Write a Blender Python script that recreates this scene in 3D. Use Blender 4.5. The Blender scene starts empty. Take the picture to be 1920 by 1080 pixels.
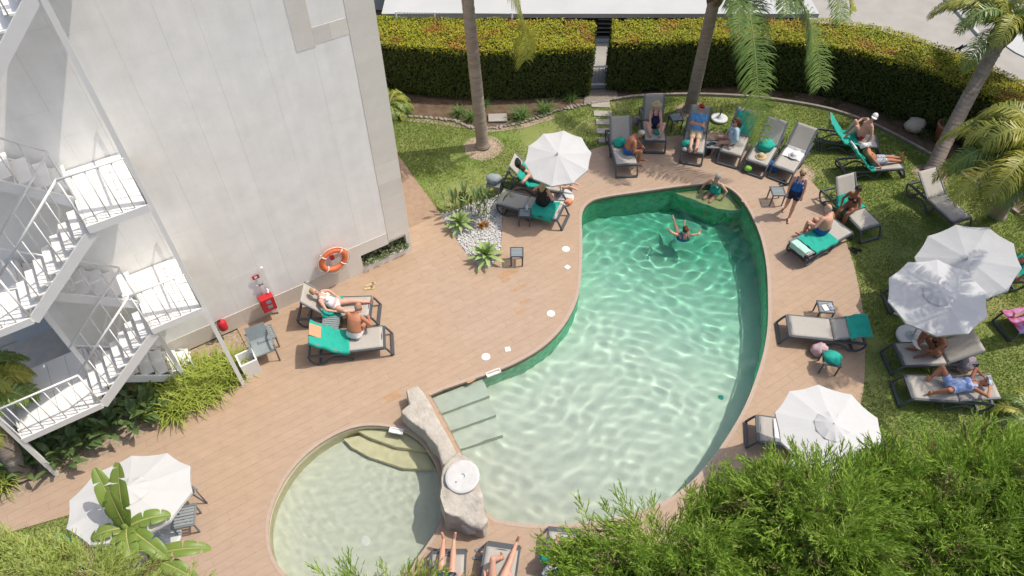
import bpy, bmesh, math, random
import numpy as np
from mathutils import Vector, Matrix, Euler, noise
from mathutils.geometry import tessellate_polygon
random.seed(7); RNG = np.random.default_rng(7)
R = math.radians
SC = bpy.context.scene
COL = SC.collection

# ------------------------------------------------------------------ camera, sky, sun, exposure
CAM_H, CAM_PITCH, CAM_F = 14.0, R(49.15), 1330.0 / 1920.0
cam_data = bpy.data.cameras.new('camera'); cam = bpy.data.objects.new('camera', cam_data); COL.objects.link(cam)
cam.location = (0, 0, CAM_H); cam.rotation_euler = (R(90) - CAM_PITCH, 0, 0)
cam_data.sensor_width = 36.0; cam_data.lens = 36.0 * CAM_F; cam_data.clip_end = 600
SC.camera = cam

SUN_DIR = Vector((0.55, 0.125, 1.0)).normalized()          # towards the sun
world = bpy.data.worlds.new('World'); SC.world = world; world.use_nodes = True
wn = world.node_tree.nodes; wl = world.node_tree.links
bg = wn['Background']; sky = wn.new('ShaderNodeTexSky'); sky.sky_type = 'NISHITA'; sky.sun_disc = False
sky.sun_elevation = math.asin(SUN_DIR.z); sky.sun_rotation = math.atan2(SUN_DIR.x, SUN_DIR.y)
sky.air_density = 1.0; sky.dust_density = 3.5; sky.ozone_density = 1.0
wl.new(sky.outputs[0], bg.inputs[0]); bg.inputs[1].default_value = 0.15
sun_data = bpy.data.lights.new('sun', 'SUN'); sun_data.energy = 3.0; sun_data.angle = R(0.5); sun_data.color = (1.0, 0.94, 0.84)
sun = bpy.data.objects.new('sun', sun_data); COL.objects.link(sun)
sun.rotation_euler = SUN_DIR.to_track_quat('Z', 'Y').to_euler(); sun.location = (20, 6, 40)
sun_data.cycles.is_caustics_light = True
SC.view_settings.view_transform = 'Standard'; SC.view_settings.look = 'None'
SC.view_settings.exposure = 0.20; SC.view_settings.gamma = 1.0
SC.render.engine = 'CYCLES'
cy = SC.cycles
cy.use_denoising = True; cy.max_bounces = 7; cy.diffuse_bounces = 3; cy.glossy_bounces = 2
cy.transmission_bounces = 5; cy.transparent_max_bounces = 8; cy.sample_clamp_indirect = 4.0
cy.caustics_reflective = False; cy.caustics_refractive = True

# ------------------------------------------------------------------ where things stand
_fw = Vector((0, math.cos(CAM_PITCH), -math.sin(CAM_PITCH))); _up = Vector((0, math.sin(CAM_PITCH), math.cos(CAM_PITCH)))
def at(px, py, z=0.0):
    """point of the place at height z, surveyed from the photograph (1920 x 1080)"""
    d = Vector(((px - 960) / 1330.0, 0, 0)) + _fw - _up * ((py - 540) / 1330.0)
    t = (z - CAM_H) / d.z
    return Vector((d.x * t, d.y * t, z))
WC = at(773, 470)                                           # foot of the hotel corner
_b = at(420, 626); WD = (WC - _b); WD.z = 0; WD.normalize() # along the hotel wall
WN = Vector((WD.y, -WD.x, 0))                               # out of the wall
WYAW = math.atan2(WD.y, WD.x)
def wall(s, o, z=0.0): return WC + WD * s + WN * o + Vector((0, 0, z))

# ------------------------------------------------------------------ objects
def tag(o, label=None, cat=None, group=None, kind=None):
    if label: o['label'] = label
    if cat: o['category'] = cat
    if group: o['group'] = group
    if kind: o['kind'] = kind
    return o
def empty(name, loc=(0, 0, 0), rz=0.0, parent=None):
    o = bpy.data.objects.new(name, None); COL.objects.link(o); o.location = loc; o.rotation_euler = (0, 0, rz)
    o.empty_display_size = 0.2
    if parent: o.parent = parent
    return o
def link(name, me, parent=None, loc=None, rot=None):
    o = bpy.data.objects.new(name, me); COL.objects.link(o)
    if parent: o.parent = parent
    if loc is not None: o.location = loc
    if rot is not None: o.rotation_euler = rot
    return o
def copy_tree(o, parent=None):
    c = o.copy(); COL.objects.link(c); c.parent = parent
    for ch in o.children: copy_tree(ch, c)
    return c

class MB:
    """collects shapes of one piece and links them as one mesh object"""
    def __init__(s): s.v = []; s.f = []; s.mi = []
    def add(s, vs, fs, mi=0):
        n = len(s.v); s.v += [tuple(v) for v in vs]; s.f += [tuple(i + n for i in f) for f in fs]; s.mi += [mi] * len(fs); return s
    def box(s, c, sz, M=None, mi=0):
        x, y, z = sz[0] / 2, sz[1] / 2, sz[2] / 2; c = Vector(c)
        vs = [Vector((a, b, d)) for d in (-z, z) for a, b in ((-x, -y), (x, -y), (x, y), (-x, y))]
        if M is not None: vs = [M @ v for v in vs]
        return s.add([v + c for v in vs], [(3, 2, 1, 0), (4, 5, 6, 7), (0, 1, 5, 4), (1, 2, 6, 5), (2, 3, 7, 6), (3, 0, 4, 7)], mi)
    def bar(s, a, b, w, h, up=(0, 0, 1), mi=0):
        a, b = Vector(a), Vector(b); t = (b - a); L = t.length
        if L < 1e-6: return s
        t /= L; u = Vector(up)
        if abs(t.dot(u)) > 0.98: u = Vector((1, 0, 0))
        y = u.cross(t).normalized(); z = t.cross(y)
        M = Matrix((t, y, z)).transposed()
        return s.box((a + b) / 2, (L, w, h), M, mi)
    def tube(s, pts, r, n=8, cap=True, flat=1.0, mi=0):
        pts = [Vector(p) for p in pts]; k = len(pts); rs = r if hasattr(r, '__len__') else [r] * k
        vs = []; prev = None
        for i, p in enumerate(pts):
            t = (pts[min(i + 1, k - 1)] - pts[max(i - 1, 0)]).normalized()
            if prev is None:
                u = Vector((0, 0, 1)) if abs(t.z) < 0.9 else Vector((0, 1, 0))
                x = u.cross(t).normalized()
            else: x = (prev - t * prev.dot(t)).normalized()
            prev = x; y = t.cross(x)
            vs += [p + (x * math.cos(2 * math.pi * j / n) + y * math.sin(2 * math.pi * j / n) * flat) * rs[i] for j in range(n)]
        fs = [(i * n + j, i * n + (j + 1) % n, (i + 1) * n + (j + 1) % n, (i + 1) * n + j) for i in range(k - 1) for j in range(n)]
        if cap: fs += [tuple(range(n - 1, -1, -1)), tuple((k - 1) * n + j for j in range(n))]
        return s.add(vs, fs, mi)
    def lathe(s, prof, n=20, c=(0, 0, 0), M=None, mi=0):
        c = Vector(c); vs = []
        for r, z in prof: vs += [Vector((r * math.cos(2 * math.pi * j / n), r * math.sin(2 * math.pi * j / n), z)) for j in range(n)]
        if M is not None: vs = [M @ v for v in vs]
        k = len(prof)
        fs = [(i * n + j, i * n + (j + 1) % n, (i + 1) * n + (j + 1) % n, (i + 1) * n + j) for i in range(k - 1) for j in range(n)]
        if prof[0][0] > 1e-4: fs.append(tuple(range(n - 1, -1, -1)))
        if prof[-1][0] > 1e-4: fs.append(tuple((k - 1) * n + j for j in range(n)))
        return s.add([v + c for v in vs], fs, mi)
    def prism(s, poly, z0, z1, mi=0):
        n = len(poly); vs = [(p[0], p[1], z0) for p in poly] + [(p[0], p[1], z1) for p in poly]
        fs = [tuple(range(n - 1, -1, -1)), tuple(range(n, 2 * n))] + [(i, (i + 1) % n, n + (i + 1) % n, n + i) for i in range(n)]
        return s.add(vs, fs, mi)
    def mesh(s, name, mats, smooth=False):
        me = bpy.data.meshes.new(name); me.from_pydata(s.v, [], s.f)
        for m in (mats if isinstance(mats, (list, tuple)) else [mats]): me.materials.append(M_[m] if isinstance(m, str) else m)
        if any(s.mi): me.polygons.foreach_set('material_index', s.mi)
        if smooth: me.polygons.foreach_set('use_smooth', [True] * len(me.polygons))
        me.validate(); me.update(); return me
    def build(s, name, mats, parent=None, smooth=False, loc=None, rot=None, bevel=0.0):
        o = link(name, s.mesh(name, mats, smooth), parent, loc, rot)
        if bevel:
            m = o.modifiers.new('bevel', 'BEVEL'); m.width = bevel; m.segments = 2; m.limit_method = 'ANGLE'; m.angle_limit = R(40)
        return o
def np_mesh(name, V, F, mats, mi=None, smooth=False):
    """big mesh from arrays; F is (n,3) or (n,4)"""
    me = bpy.data.meshes.new(name); V = np.asarray(V, np.float32); F = np.asarray(F, np.int32); k = F.shape[1]
    me.vertices.add(len(V)); me.vertices.foreach_set('co', V.ravel())
    me.loops.add(F.size); me.loops.foreach_set('vertex_index', F.ravel())
    me.polygons.add(len(F)); me.polygons.foreach_set('loop_start', np.arange(0, F.size, k, dtype=np.int32))
    for m in (mats if isinstance(mats, (list, tuple)) else [mats]): me.materials.append(M_[m] if isinstance(m, str) else m)
    if mi is not None: me.polygons.foreach_set('material_index', np.asarray(mi, np.int32))
    if smooth: me.polygons.foreach_set('use_smooth', np.ones(len(F), bool))
    me.update(calc_edges=True); me.validate(); return me
def inside(poly, X, Y):
    X = np.asarray(X); Y = np.asarray(Y); r = np.zeros(X.shape, bool); n = len(poly)
    for i in range(n):
        x0, y0 = poly[i][0], poly[i][1]; x1, y1 = poly[(i + 1) % n][0], poly[(i + 1) % n][1]
        if y0 == y1: continue
        r ^= ((y0 > Y) != (y1 > Y)) & (X < (x1 - x0) * (Y - y0) / (y1 - y0) + x0)
    return r
def edge_dist(poly, X, Y):
    D = np.full(np.shape(X), 1e9); n = len(poly)
    for i in range(n):
        ax, ay = poly[i][0], poly[i][1]; bx, by = poly[(i + 1) % n][0], poly[(i + 1) % n][1]
        dx, dy = bx - ax, by - ay; L = dx * dx + dy * dy + 1e-12
        t = np.clip(((X - ax) * dx + (Y - ay) * dy) / L, 0, 1)
        D = np.minimum(D, np.hypot(X - ax - t * dx, Y - ay - t * dy))
    return D
def smooth_loop(pts, per=6, closed=True):
    """Catmull-Rom through the points"""
    n = len(pts); out = []
    rng = range(n) if closed else range(n - 1)
    for i in rng:
        g = lambda k: Vector(pts[k % n]) if closed else Vector(pts[min(max(k, 0), n - 1)])
        p0, p1, p2, p3 = g(i - 1), g(i), g(i + 1), g(i + 2)
        for j in range(per):
            t = j / per
            out.append(0.5 * ((2 * p1) + (p2 - p0) * t + (2 * p0 - 5 * p1 + 4 * p2 - p3) * t * t + (3 * p1 - p0 - 3 * p2 + p3) * t ** 3))
    if not closed: out.append(Vector(pts[-1]))
    return out
def sheet(name, outer, holes, z, mats, parent=None):
    loops = [[Vector((p[0], p[1], 0)) for p in l] for l in [outer] + list(holes)]
    tri = tessellate_polygon(loops); vs = [(p.x, p.y, z) for l in loops for p in l]
    fs = []
    for a, b, c in tri:
        A, B, C = vs[a], vs[b], vs[c]
        cr = (B[0] - A[0]) * (C[1] - A[1]) - (B[1] - A[1]) * (C[0] - A[0])
        if abs(cr) < 1e-9: continue
        fs.append((a, b, c) if cr > 0 else (a, c, b))
    return MB().add(vs, fs).build(name, mats, parent)

# ------------------------------------------------------------------ materials (procedural)
M_ = {}
def mat(name, col, rough=0.6, var=0.0, scale=6.0, col2=None, bump=0.0, bscale=40.0, spec=0.3, trans=0.0, rnd=0.0, metal=0.0, detail=4.0, coord='Object', hue=None, stretch=None, sheen=0.0):
    m = bpy.data.materials.new(name); m.use_nodes = True; nt = m.node_tree; N = nt.nodes; L = nt.links
    b = N['Principled BSDF']; b.inputs['Roughness'].default_value = rough; b.inputs['Specular IOR Level'].default_value = spec; b.inputs['Metallic'].default_value = metal
    b.inputs['Base Color'].default_value = (*col, 1)
    out = None
    if col2 is not None or var or bump or rnd:
        tc = N.new('ShaderNodeTexCoord'); src = tc.outputs[coord]
        if stretch:
            mp = N.new('ShaderNodeMapping'); mp.inputs['Scale'].default_value = stretch; L.new(src, mp.inputs[0]); src = mp.outputs[0]
    if col2 is not None or var:
        c2 = col2 if col2 is not None else tuple(max(0, c * (1 - var)) for c in col)
        nz = N.new('ShaderNodeTexNoise'); nz.inputs['Scale'].default_value = scale; nz.inputs['Detail'].default_value = detail; nz.inputs['Roughness'].default_value = 0.6
        L.new(src, nz.inputs['Vector'])
        rp = N.new('ShaderNodeValToRGB'); rp.color_ramp.elements[0].position = 0.32; rp.color_ramp.elements[1].position = 0.68
        rp.color_ramp.elements[0].color = (*col, 1); rp.color_ramp.elements[1].color = (*c2, 1)
        L.new(nz.outputs['Fac'], rp.inputs[0]); out = rp.outputs[0]
    if rnd:
        oi = N.new('ShaderNodeObjectInfo'); hs = N.new('ShaderNodeHueSaturation')
        mr = N.new('ShaderNodeMapRange'); mr.inputs['To Min'].default_value = 1 - rnd; mr.inputs['To Max'].default_value = 1 + rnd
        L.new(oi.outputs['Random'], mr.inputs[0]); L.new(mr.outputs[0], hs.inputs['Value'])
        if out: L.new(out, hs.inputs['Color'])
        else: hs.inputs['Color'].default_value = (*col, 1)
        out = hs.outputs[0]
    if out: L.new(out, b.inputs['Base Color'])
    if bump:
        n2 = N.new('ShaderNodeTexNoise'); n2.inputs['Scale'].default_value = bscale; n2.inputs['Detail'].default_value = 5
        L.new(src, n2.inputs['Vector']); bp = N.new('ShaderNodeBump'); bp.inputs['Strength'].default_value = bump; bp.inputs['Distance'].default_value = 0.02
        L.new(n2.outputs['Fac'], bp.inputs['Height']); L.new(bp.outputs[0], b.inputs['Normal'])
    if trans:
        tr = N.new('ShaderNodeBsdfTranslucent'); mx = N.new('ShaderNodeMixShader'); mx.inputs[0].default_value = trans
        if out: L.new(out, tr.inputs[0])
        else: tr.inputs[0].default_value = (*col, 1)
        L.new(b.outputs[0], mx.inputs[1]); L.new(tr.outputs[0], mx.inputs[2]); L.new(mx.outputs[0], N['Material Output'].inputs[0])
    M_[name] = m; return m
mat('deck_tile', (0.535, 0.375, 0.255), 0.75, scale=0.8, col2=(0.51, 0.378, 0.28), bump=0.15, bscale=60, rnd=0.022, coord='Object')
mat('deck_joint', (0.37, 0.255, 0.175), 0.9, var=0.2)
mat('deck_wet', (0.45, 0.27, 0.145), 0.5, var=0.15, scale=8)
mat('wall_panel', (0.865, 0.835, 0.775), 0.85, scale=1.1, col2=(0.885, 0.86, 0.81), bump=0.12, bscale=25, rnd=0.02)
mat('wall_core', (0.76, 0.72, 0.65), 0.9, var=0.1)
mat('corner_stone', (0.73, 0.685, 0.60), 0.85, scale=2.5, col2=(0.78, 0.745, 0.67), bump=0.2, bscale=30, rnd=0.05)
mat('plinth', (0.66, 0.60, 0.515), 0.9, scale=2.0, col2=(0.71, 0.65, 0.57), bump=0.2, bscale=20)
mat('stain_plaster', (0.72, 0.70, 0.66), 0.9, scale=0.9, col2=(0.60, 0.50, 0.40), bump=0.1)
mat('recess_floor', (0.66, 0.59, 0.49), 0.8, scale=3, col2=(0.52, 0.50, 0.45), bump=0.1)
mat('white_steel', (0.86, 0.85, 0.82), 0.45, var=0.05, scale=3)
mat('white_plastic', (0.80, 0.79, 0.77), 0.5, var=0.04)
mat('door_white', (0.66, 0.69, 0.70), 0.5, var=0.05)
mat('soil', (0.10, 0.065, 0.04), 0.95, scale=5, col2=(0.17, 0.12, 0.08), bump=0.6, bscale=30)
mat('mulch', (0.46, 0.37, 0.27), 0.95, scale=14, col2=(0.27, 0.20, 0.14), bump=0.8, bscale=50)
mat('gravel', (0.36, 0.31, 0.26), 0.95, scale=25, col2=(0.20, 0.17, 0.14), bump=0.8, bscale=60)
mat('lawn', (0.15, 0.215, 0.045), 0.95, scale=0.45, col2=(0.27, 0.27, 0.10), bump=0.5, bscale=60, detail=7)
mat('grass_blade', (0.17, 0.285, 0.042), 0.7, scale=0.7, col2=(0.27, 0.33, 0.085), trans=0.3, detail=6)
mat('white_stone', (0.64, 0.63, 0.61), 0.8, var=0.12, scale=9, rnd=0.08)
mat('pale_rock', (0.40, 0.355, 0.295), 0.9, scale=5.0, col2=(0.52, 0.485, 0.43), bump=1.0, bscale=13, detail=8)
mat('rock_side', (0.50, 0.42, 0.32), 0.9, scale=4, col2=(0.60, 0.52, 0.42), bump=0.5, bscale=9)
mat('concrete', (0.32, 0.30, 0.27), 0.9, scale=1.2, col2=(0.37, 0.35, 0.315), bump=0.15, bscale=30)
mat('roof_white', (0.44, 0.445, 0.43), 0.85, scale=0.7, col2=(0.49, 0.49, 0.475))
mat('dark_gap', (0.02, 0.02, 0.022), 0.6, var=0.3)
mat('pale_blue', (0.42, 0.52, 0.56), 0.6, var=0.1)
mat('paver', (0.44, 0.40, 0.35), 0.9, scale=6, col2=(0.36, 0.33, 0.29), bump=0.25)
mat('kerb', (0.33, 0.29, 0.25), 0.9, scale=7, col2=(0.22, 0.19, 0.165), bump=0.3)
mat('terracotta', (0.45, 0.20, 0.12), 0.8, var=0.25, scale=5)
mat('pool_lining', (0.66, 0.72, 0.585), 0.8, scale=2.5, col2=(0.62, 0.69, 0.56))
mat('coping', (0.45, 0.345, 0.275), 0.8, var=0.12, scale=9)
mat('ledge_sand', (0.40, 0.44, 0.20), 0.8, var=0.25, scale=6)
mat('pool_wall', (0.80, 0.73, 0.50), 0.7, var=0.12, scale=5)
mat('resin', (0.085, 0.095, 0.105), 0.45, var=0.15, scale=4)
mat('resin_light', (0.20, 0.215, 0.22), 0.5, var=0.12, scale=4)
mat('sling', (0.42, 0.39, 0.345), 0.8, var=0.06, scale=14, bump=0.1, bscale=200)
mat('grey_slat', (0.28, 0.32, 0.33), 0.55, var=0.12, scale=6)
mat('teal', (0.022, 0.37, 0.28), 0.85, var=0.12, scale=8, bump=0.2, bscale=60)
mat('mint', (0.42, 0.66, 0.56), 0.85, var=0.1, scale=8)
mat('canopy', (0.605, 0.605, 0.60), 0.85, var=0.02, scale=3, trans=0.15)
mat('rim_shade', (0.23, 0.165, 0.105), 0.7, var=0.3, scale=7)  # brown painted for the shaded pool wall below the coping
mat('pole_white', (0.68, 0.68, 0.67), 0.4)
mat('base_disc', (0.50, 0.55, 0.57), 0.4, var=0.15, scale=3)
mat('base_rim', (0.62, 0.63, 0.62), 0.5)
mat('red', (0.55, 0.03, 0.04), 0.4, var=0.1)
mat('orange', (0.80, 0.20, 0.08), 0.5, var=0.06)
mat('rope', (0.70, 0.62, 0.52), 0.8)
mat('black', (0.016, 0.016, 0.018), 0.6, var=0.2)
mat('navy', (0.018, 0.025, 0.075), 0.7, var=0.2)
mat('blue', (0.02, 0.13, 0.42), 0.75, var=0.2, scale=12)
mat('sky_blue', (0.11, 0.33, 0.66), 0.8, var=0.15, scale=12)
mat('pale_blue_cloth', (0.36, 0.52, 0.64), 0.85, col2=(0.46, 0.58, 0.66), scale=16)
mat('blue_print', (0.16, 0.25, 0.58), 0.8, col2=(0.46, 0.56, 0.74), scale=14)
mat('khaki', (0.55, 0.43, 0.29), 0.85, var=0.08)
mat('white_cloth', (0.72, 0.71, 0.69), 0.85, var=0.06)
mat('flower_print', (0.60, 0.63, 0.66), 0.85, col2=(0.05, 0.08, 0.14), scale=22)
mat('red_cloth', (0.50, 0.03, 0.035), 0.8, var=0.1)
mat('purple_print', (0.45, 0.36, 0.62), 0.85, col2=(0.48, 0.05, 0.14), scale=5, detail=1)
mat('pink_cloth', (0.60, 0.42, 0.44), 0.85, var=0.15, scale=10)
mat('bag_print', (0.05, 0.20, 0.24), 0.8, col2=(0.50, 0.24, 0.26), scale=16)
mat('lime', (0.22, 0.50, 0.06), 0.7)
mat('straw', (0.58, 0.44, 0.24), 0.9, var=0.2, scale=30)
mat('coral', (0.78, 0.30, 0.17), 0.8)
mat('skin_fair', (0.62, 0.36, 0.26), 0.55, scale=5, col2=(0.56, 0.29, 0.20))
mat('skin_pink', (0.60, 0.30, 0.22), 0.55, scale=5, col2=(0.66, 0.39, 0.29))
mat('skin_tan', (0.47, 0.21, 0.12), 0.55, scale=5, col2=(0.40, 0.165, 0.09))
mat('skin_brown', (0.24, 0.10, 0.055), 0.5, scale=5, col2=(0.30, 0.13, 0.075))
mat('eye_dark', (0.03, 0.02, 0.018), 0.4)
mat('lips', (0.36, 0.10, 0.08), 0.5)
mat('hair_grey', (0.36, 0.34, 0.31), 0.8, var=0.3, scale=40)
mat('hair_white', (0.55, 0.54, 0.51), 0.8, var=0.2, scale=40)
mat('hair_blond', (0.50, 0.37, 0.18), 0.7, var=0.4, scale=35)
mat('hair_brown', (0.10, 0.045, 0.022), 0.7, var=0.3, scale=35)
mat('hair_dark', (0.018, 0.012, 0.01), 0.6, var=0.2, scale=35)
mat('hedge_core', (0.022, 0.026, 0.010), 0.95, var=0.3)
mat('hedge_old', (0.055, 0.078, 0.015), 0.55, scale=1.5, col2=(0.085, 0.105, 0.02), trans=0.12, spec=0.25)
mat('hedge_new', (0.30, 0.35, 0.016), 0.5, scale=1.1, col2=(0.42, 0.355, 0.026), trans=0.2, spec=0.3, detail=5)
mat('hedge_red', (0.42, 0.14, 0.03), 0.5, scale=2.0, col2=(0.33, 0.22, 0.03), trans=0.2)
mat('cypress', (0.195, 0.33, 0.04), 0.65, scale=3.2, col2=(0.33, 0.45, 0.075), trans=0.3, spec=0.15)
mat('cypress_pale', (0.34, 0.44, 0.11), 0.65, scale=1.8, col2=(0.44, 0.48, 0.15), trans=0.2, spec=0.15)
mat('cypress_tip', (0.40, 0.48, 0.12), 0.6, scale=4, col2=(0.30, 0.42, 0.07), trans=0.3)
mat('cypress_brown', (0.24, 0.19, 0.08), 0.8, var=0.3, scale=5)
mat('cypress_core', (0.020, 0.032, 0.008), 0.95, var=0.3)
mat('twig', (0.16, 0.11, 0.06), 0.9)
mat('bark', (0.13, 0.09, 0.06), 0.95, var=0.3)
mat('palm_trunk', (0.36, 0.30, 0.245), 0.9, scale=2.5, col2=(0.25, 0.20, 0.16), bump=0.5, bscale=16, stretch=(1, 1, 5))
mat('palm_boot', (0.24, 0.165, 0.10), 0.9, var=0.4, scale=6)
mat('palm_green', (0.125, 0.215, 0.042), 0.38, scale=1.2, col2=(0.20, 0.28, 0.06), trans=0.2, spec=0.5)
mat('palm_gold', (0.40, 0.38, 0.06), 0.45, scale=1.2, col2=(0.25, 0.29, 0.05), trans=0.2, spec=0.45)
mat('rachis', (0.33, 0.34, 0.12), 0.5)
mat('strap_leaf', (0.30, 0.39, 0.055), 0.5, scale=2, col2=(0.40, 0.44, 0.09), trans=0.2, spec=0.35)
mat('clump_leaf', (0.07, 0.15, 0.028), 0.5, scale=2, col2=(0.12, 0.21, 0.045), trans=0.15, spec=0.35)
mat('broad_leaf', (0.085, 0.15, 0.045), 0.42, scale=3, col2=(0.14, 0.20, 0.07), trans=0.15, spec=0.4)
mat('agave', (0.26, 0.38, 0.12), 0.55, scale=2, col2=(0.37, 0.46, 0.18), trans=0.08)
mat('strelitzia', (0.14, 0.21, 0.075), 0.45, scale=3, col2=(0.22, 0.28, 0.11), trans=0.12)
mat('banana', (0.16, 0.25, 0.045), 0.42, scale=2, col2=(0.23, 0.31, 0.07), trans=0.25, spec=0.4)
mat('flower', (0.85, 0.26, 0.04), 0.6)
mat('shrub_silver', (0.34, 0.42, 0.24), 0.7, scale=6, col2=(0.22, 0.30, 0.12), trans=0.15)

def surface_mat(name, cols, big, fine, stretch, streak, rnd, rough, bump, bscale, rotz=0.0):
    """large-scale tone shifts, fine mottling and streaks, laid out over the place so they run on from piece to piece"""
    m = bpy.data.materials.new(name); m.use_nodes = True; nt = m.node_tree; N = nt.nodes; L = nt.links; b = N['Principled BSDF']; b.inputs['Roughness'].default_value = rough; b.inputs['Specular IOR Level'].default_value = .25
    ge = N.new('ShaderNodeNewGeometry'); pos = ge.outputs['Position']
    def nz(scale, detail, vec=pos, ro=.6):
        n = N.new('ShaderNodeTexNoise'); n.inputs['Scale'].default_value = scale; n.inputs['Detail'].default_value = detail; n.inputs['Roughness'].default_value = ro; L.new(vec, n.inputs['Vector']); return n.outputs['Fac']
    rp = N.new('ShaderNodeValToRGB'); e = rp.color_ramp.elements; e[0].position, e[1].position = .34, .66; e[0].color = (*cols[0], 1); e[1].color = (*cols[1], 1); L.new(nz(big, 3), rp.inputs[0])
    mp = N.new('ShaderNodeMapping'); mp.inputs['Rotation'].default_value = (0, 0, rotz); mp.inputs['Scale'].default_value = stretch; L.new(pos, mp.inputs[0])
    def rng(src, lo, hi, a=.3, c=.7):
        r = N.new('ShaderNodeMapRange'); r.inputs['From Min'].default_value = a; r.inputs['From Max'].default_value = c; r.inputs['To Min'].default_value = lo; r.inputs['To Max'].default_value = hi; L.new(src, r.inputs[0]); return r.outputs[0]
    def mul(x, y):
        q = N.new('ShaderNodeMath'); q.operation = 'MULTIPLY'; L.new(x, q.inputs[0]); L.new(y, q.inputs[1]); return q.outputs[0]
    oi = N.new('ShaderNodeObjectInfo'); f = mul(mul(rng(nz(fine, 8), .94, 1.04), rng(nz(1.0, 6, mp.outputs[0], .7), 1 - streak, 1.02)), rng(oi.outputs['Random'], 1 - rnd, 1 + rnd, 0, 1))
    mx = N.new('ShaderNodeVectorMath'); mx.operation = 'SCALE'; L.new(rp.outputs[0], mx.inputs[0]); L.new(f, mx.inputs['Scale']); L.new(mx.outputs[0], b.inputs['Base Color'])
    bp = N.new('ShaderNodeBump'); bp.inputs['Strength'].default_value = bump; bp.inputs['Distance'].default_value = .02; L.new(nz(bscale, 5), bp.inputs['Height']); L.new(bp.outputs[0], b.inputs['Normal']); M_[name] = m
surface_mat('deck_tile', ((.425, .298, .200), (.415, .308, .232)), .16, 4.0, (1.2, 9, 1), .07, .022, .75, .15, 60, -WYAW)
surface_mat('wall_panel', ((.92, .895, .84), (.93, .915, .875)), .35, 2.2, (2.2, 2.2, .16), .07, .012, .85, .12, 25)
# ================================================================== SETTING
def ppx(lst, z=0.0): return [at(x, y, z) for x, y in lst]
POOL = smooth_loop(ppx([(1091, 440), (1091, 400), (1105, 379), (1135, 369), (1210, 358), (1290, 347), (1338, 344), (1370, 354), (1394, 377), (1414, 412), (1429, 452), (1438, 500), (1441, 560), (1440, 612),
    (1432, 662), (1417, 712), (1397, 762), (1369, 812), (1334, 862), (1294, 906), (1245, 940), (1180, 965), (1110, 978), (1050, 984), (1000, 984), (955, 979)]), 5, closed=False) + \
    ppx([(930, 974), (912, 962), (898, 925), (884, 890), (864, 845), (838, 795), (812, 748), (806, 741)]) + \
    smooth_loop(ppx([(830, 730), (905, 704), (960, 683), (1010, 655), (1045, 624), (1070, 588), (1085, 548), (1090, 500), (1091, 470)]), 5, closed=False)
POOL = [p for p in POOL]
KIDS = smooth_loop(ppx([(748, 803), (700, 797), (660, 802), (618, 820), (578, 848), (546, 882), (522, 922), (507, 962), (503, 1002), (511, 1042), (535, 1078), (575, 1106), (630, 1118), (690, 1110), (740, 1085), (776, 1055), (804, 1018), (824, 985), (829, 950),
    (827, 915), (818, 872), (797, 835), (772, 813)]), 4)
DECK = ppx([(660, 170), (745, 288), (788, 348), (826, 400)]) + ppx([(850, 440), (876, 478), (900, 502), (922, 500), (938, 474), (942, 420), (943, 384), (946, 360), (1000, 335), (1060, 306)]) + \
    smooth_loop(ppx([(1112, 278), (1160, 267), (1218, 258), (1270, 254), (1330, 254), (1395, 266), (1450, 286), (1495, 312), (1537, 358), (1564, 403), (1584, 447), (1601, 497), (1614, 558), (1621, 613), (1622, 670), (1620, 720), (1612, 765), (1596, 830), (1570, 900)]), 3, closed=False) + \
    ppx([(1500, 1000), (1420, 1150), (1300, 1260), (700, 1260), (300, 1260), (238, 1100), (168, 986), (142, 962), (0, 1003), (-140, 1042), (-140, 985), (0, 950), (60, 922), (180, 862), (300, 801), (392, 762), (440, 726), (462, 690)]) + \
    [wall(-4.9, 1.0), wall(-4.9, 0.02), wall(-4.9, -1.5), wall(-0.6, -1.5), wall(-0.6, -6)]
tag(sheet('ground', [(-60, -20, 0), (90, -20, 0), (90, 120, 0), (-60, 120, 0)], [POOL, KIDS], -0.05, 'soil'), kind='structure')

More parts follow.
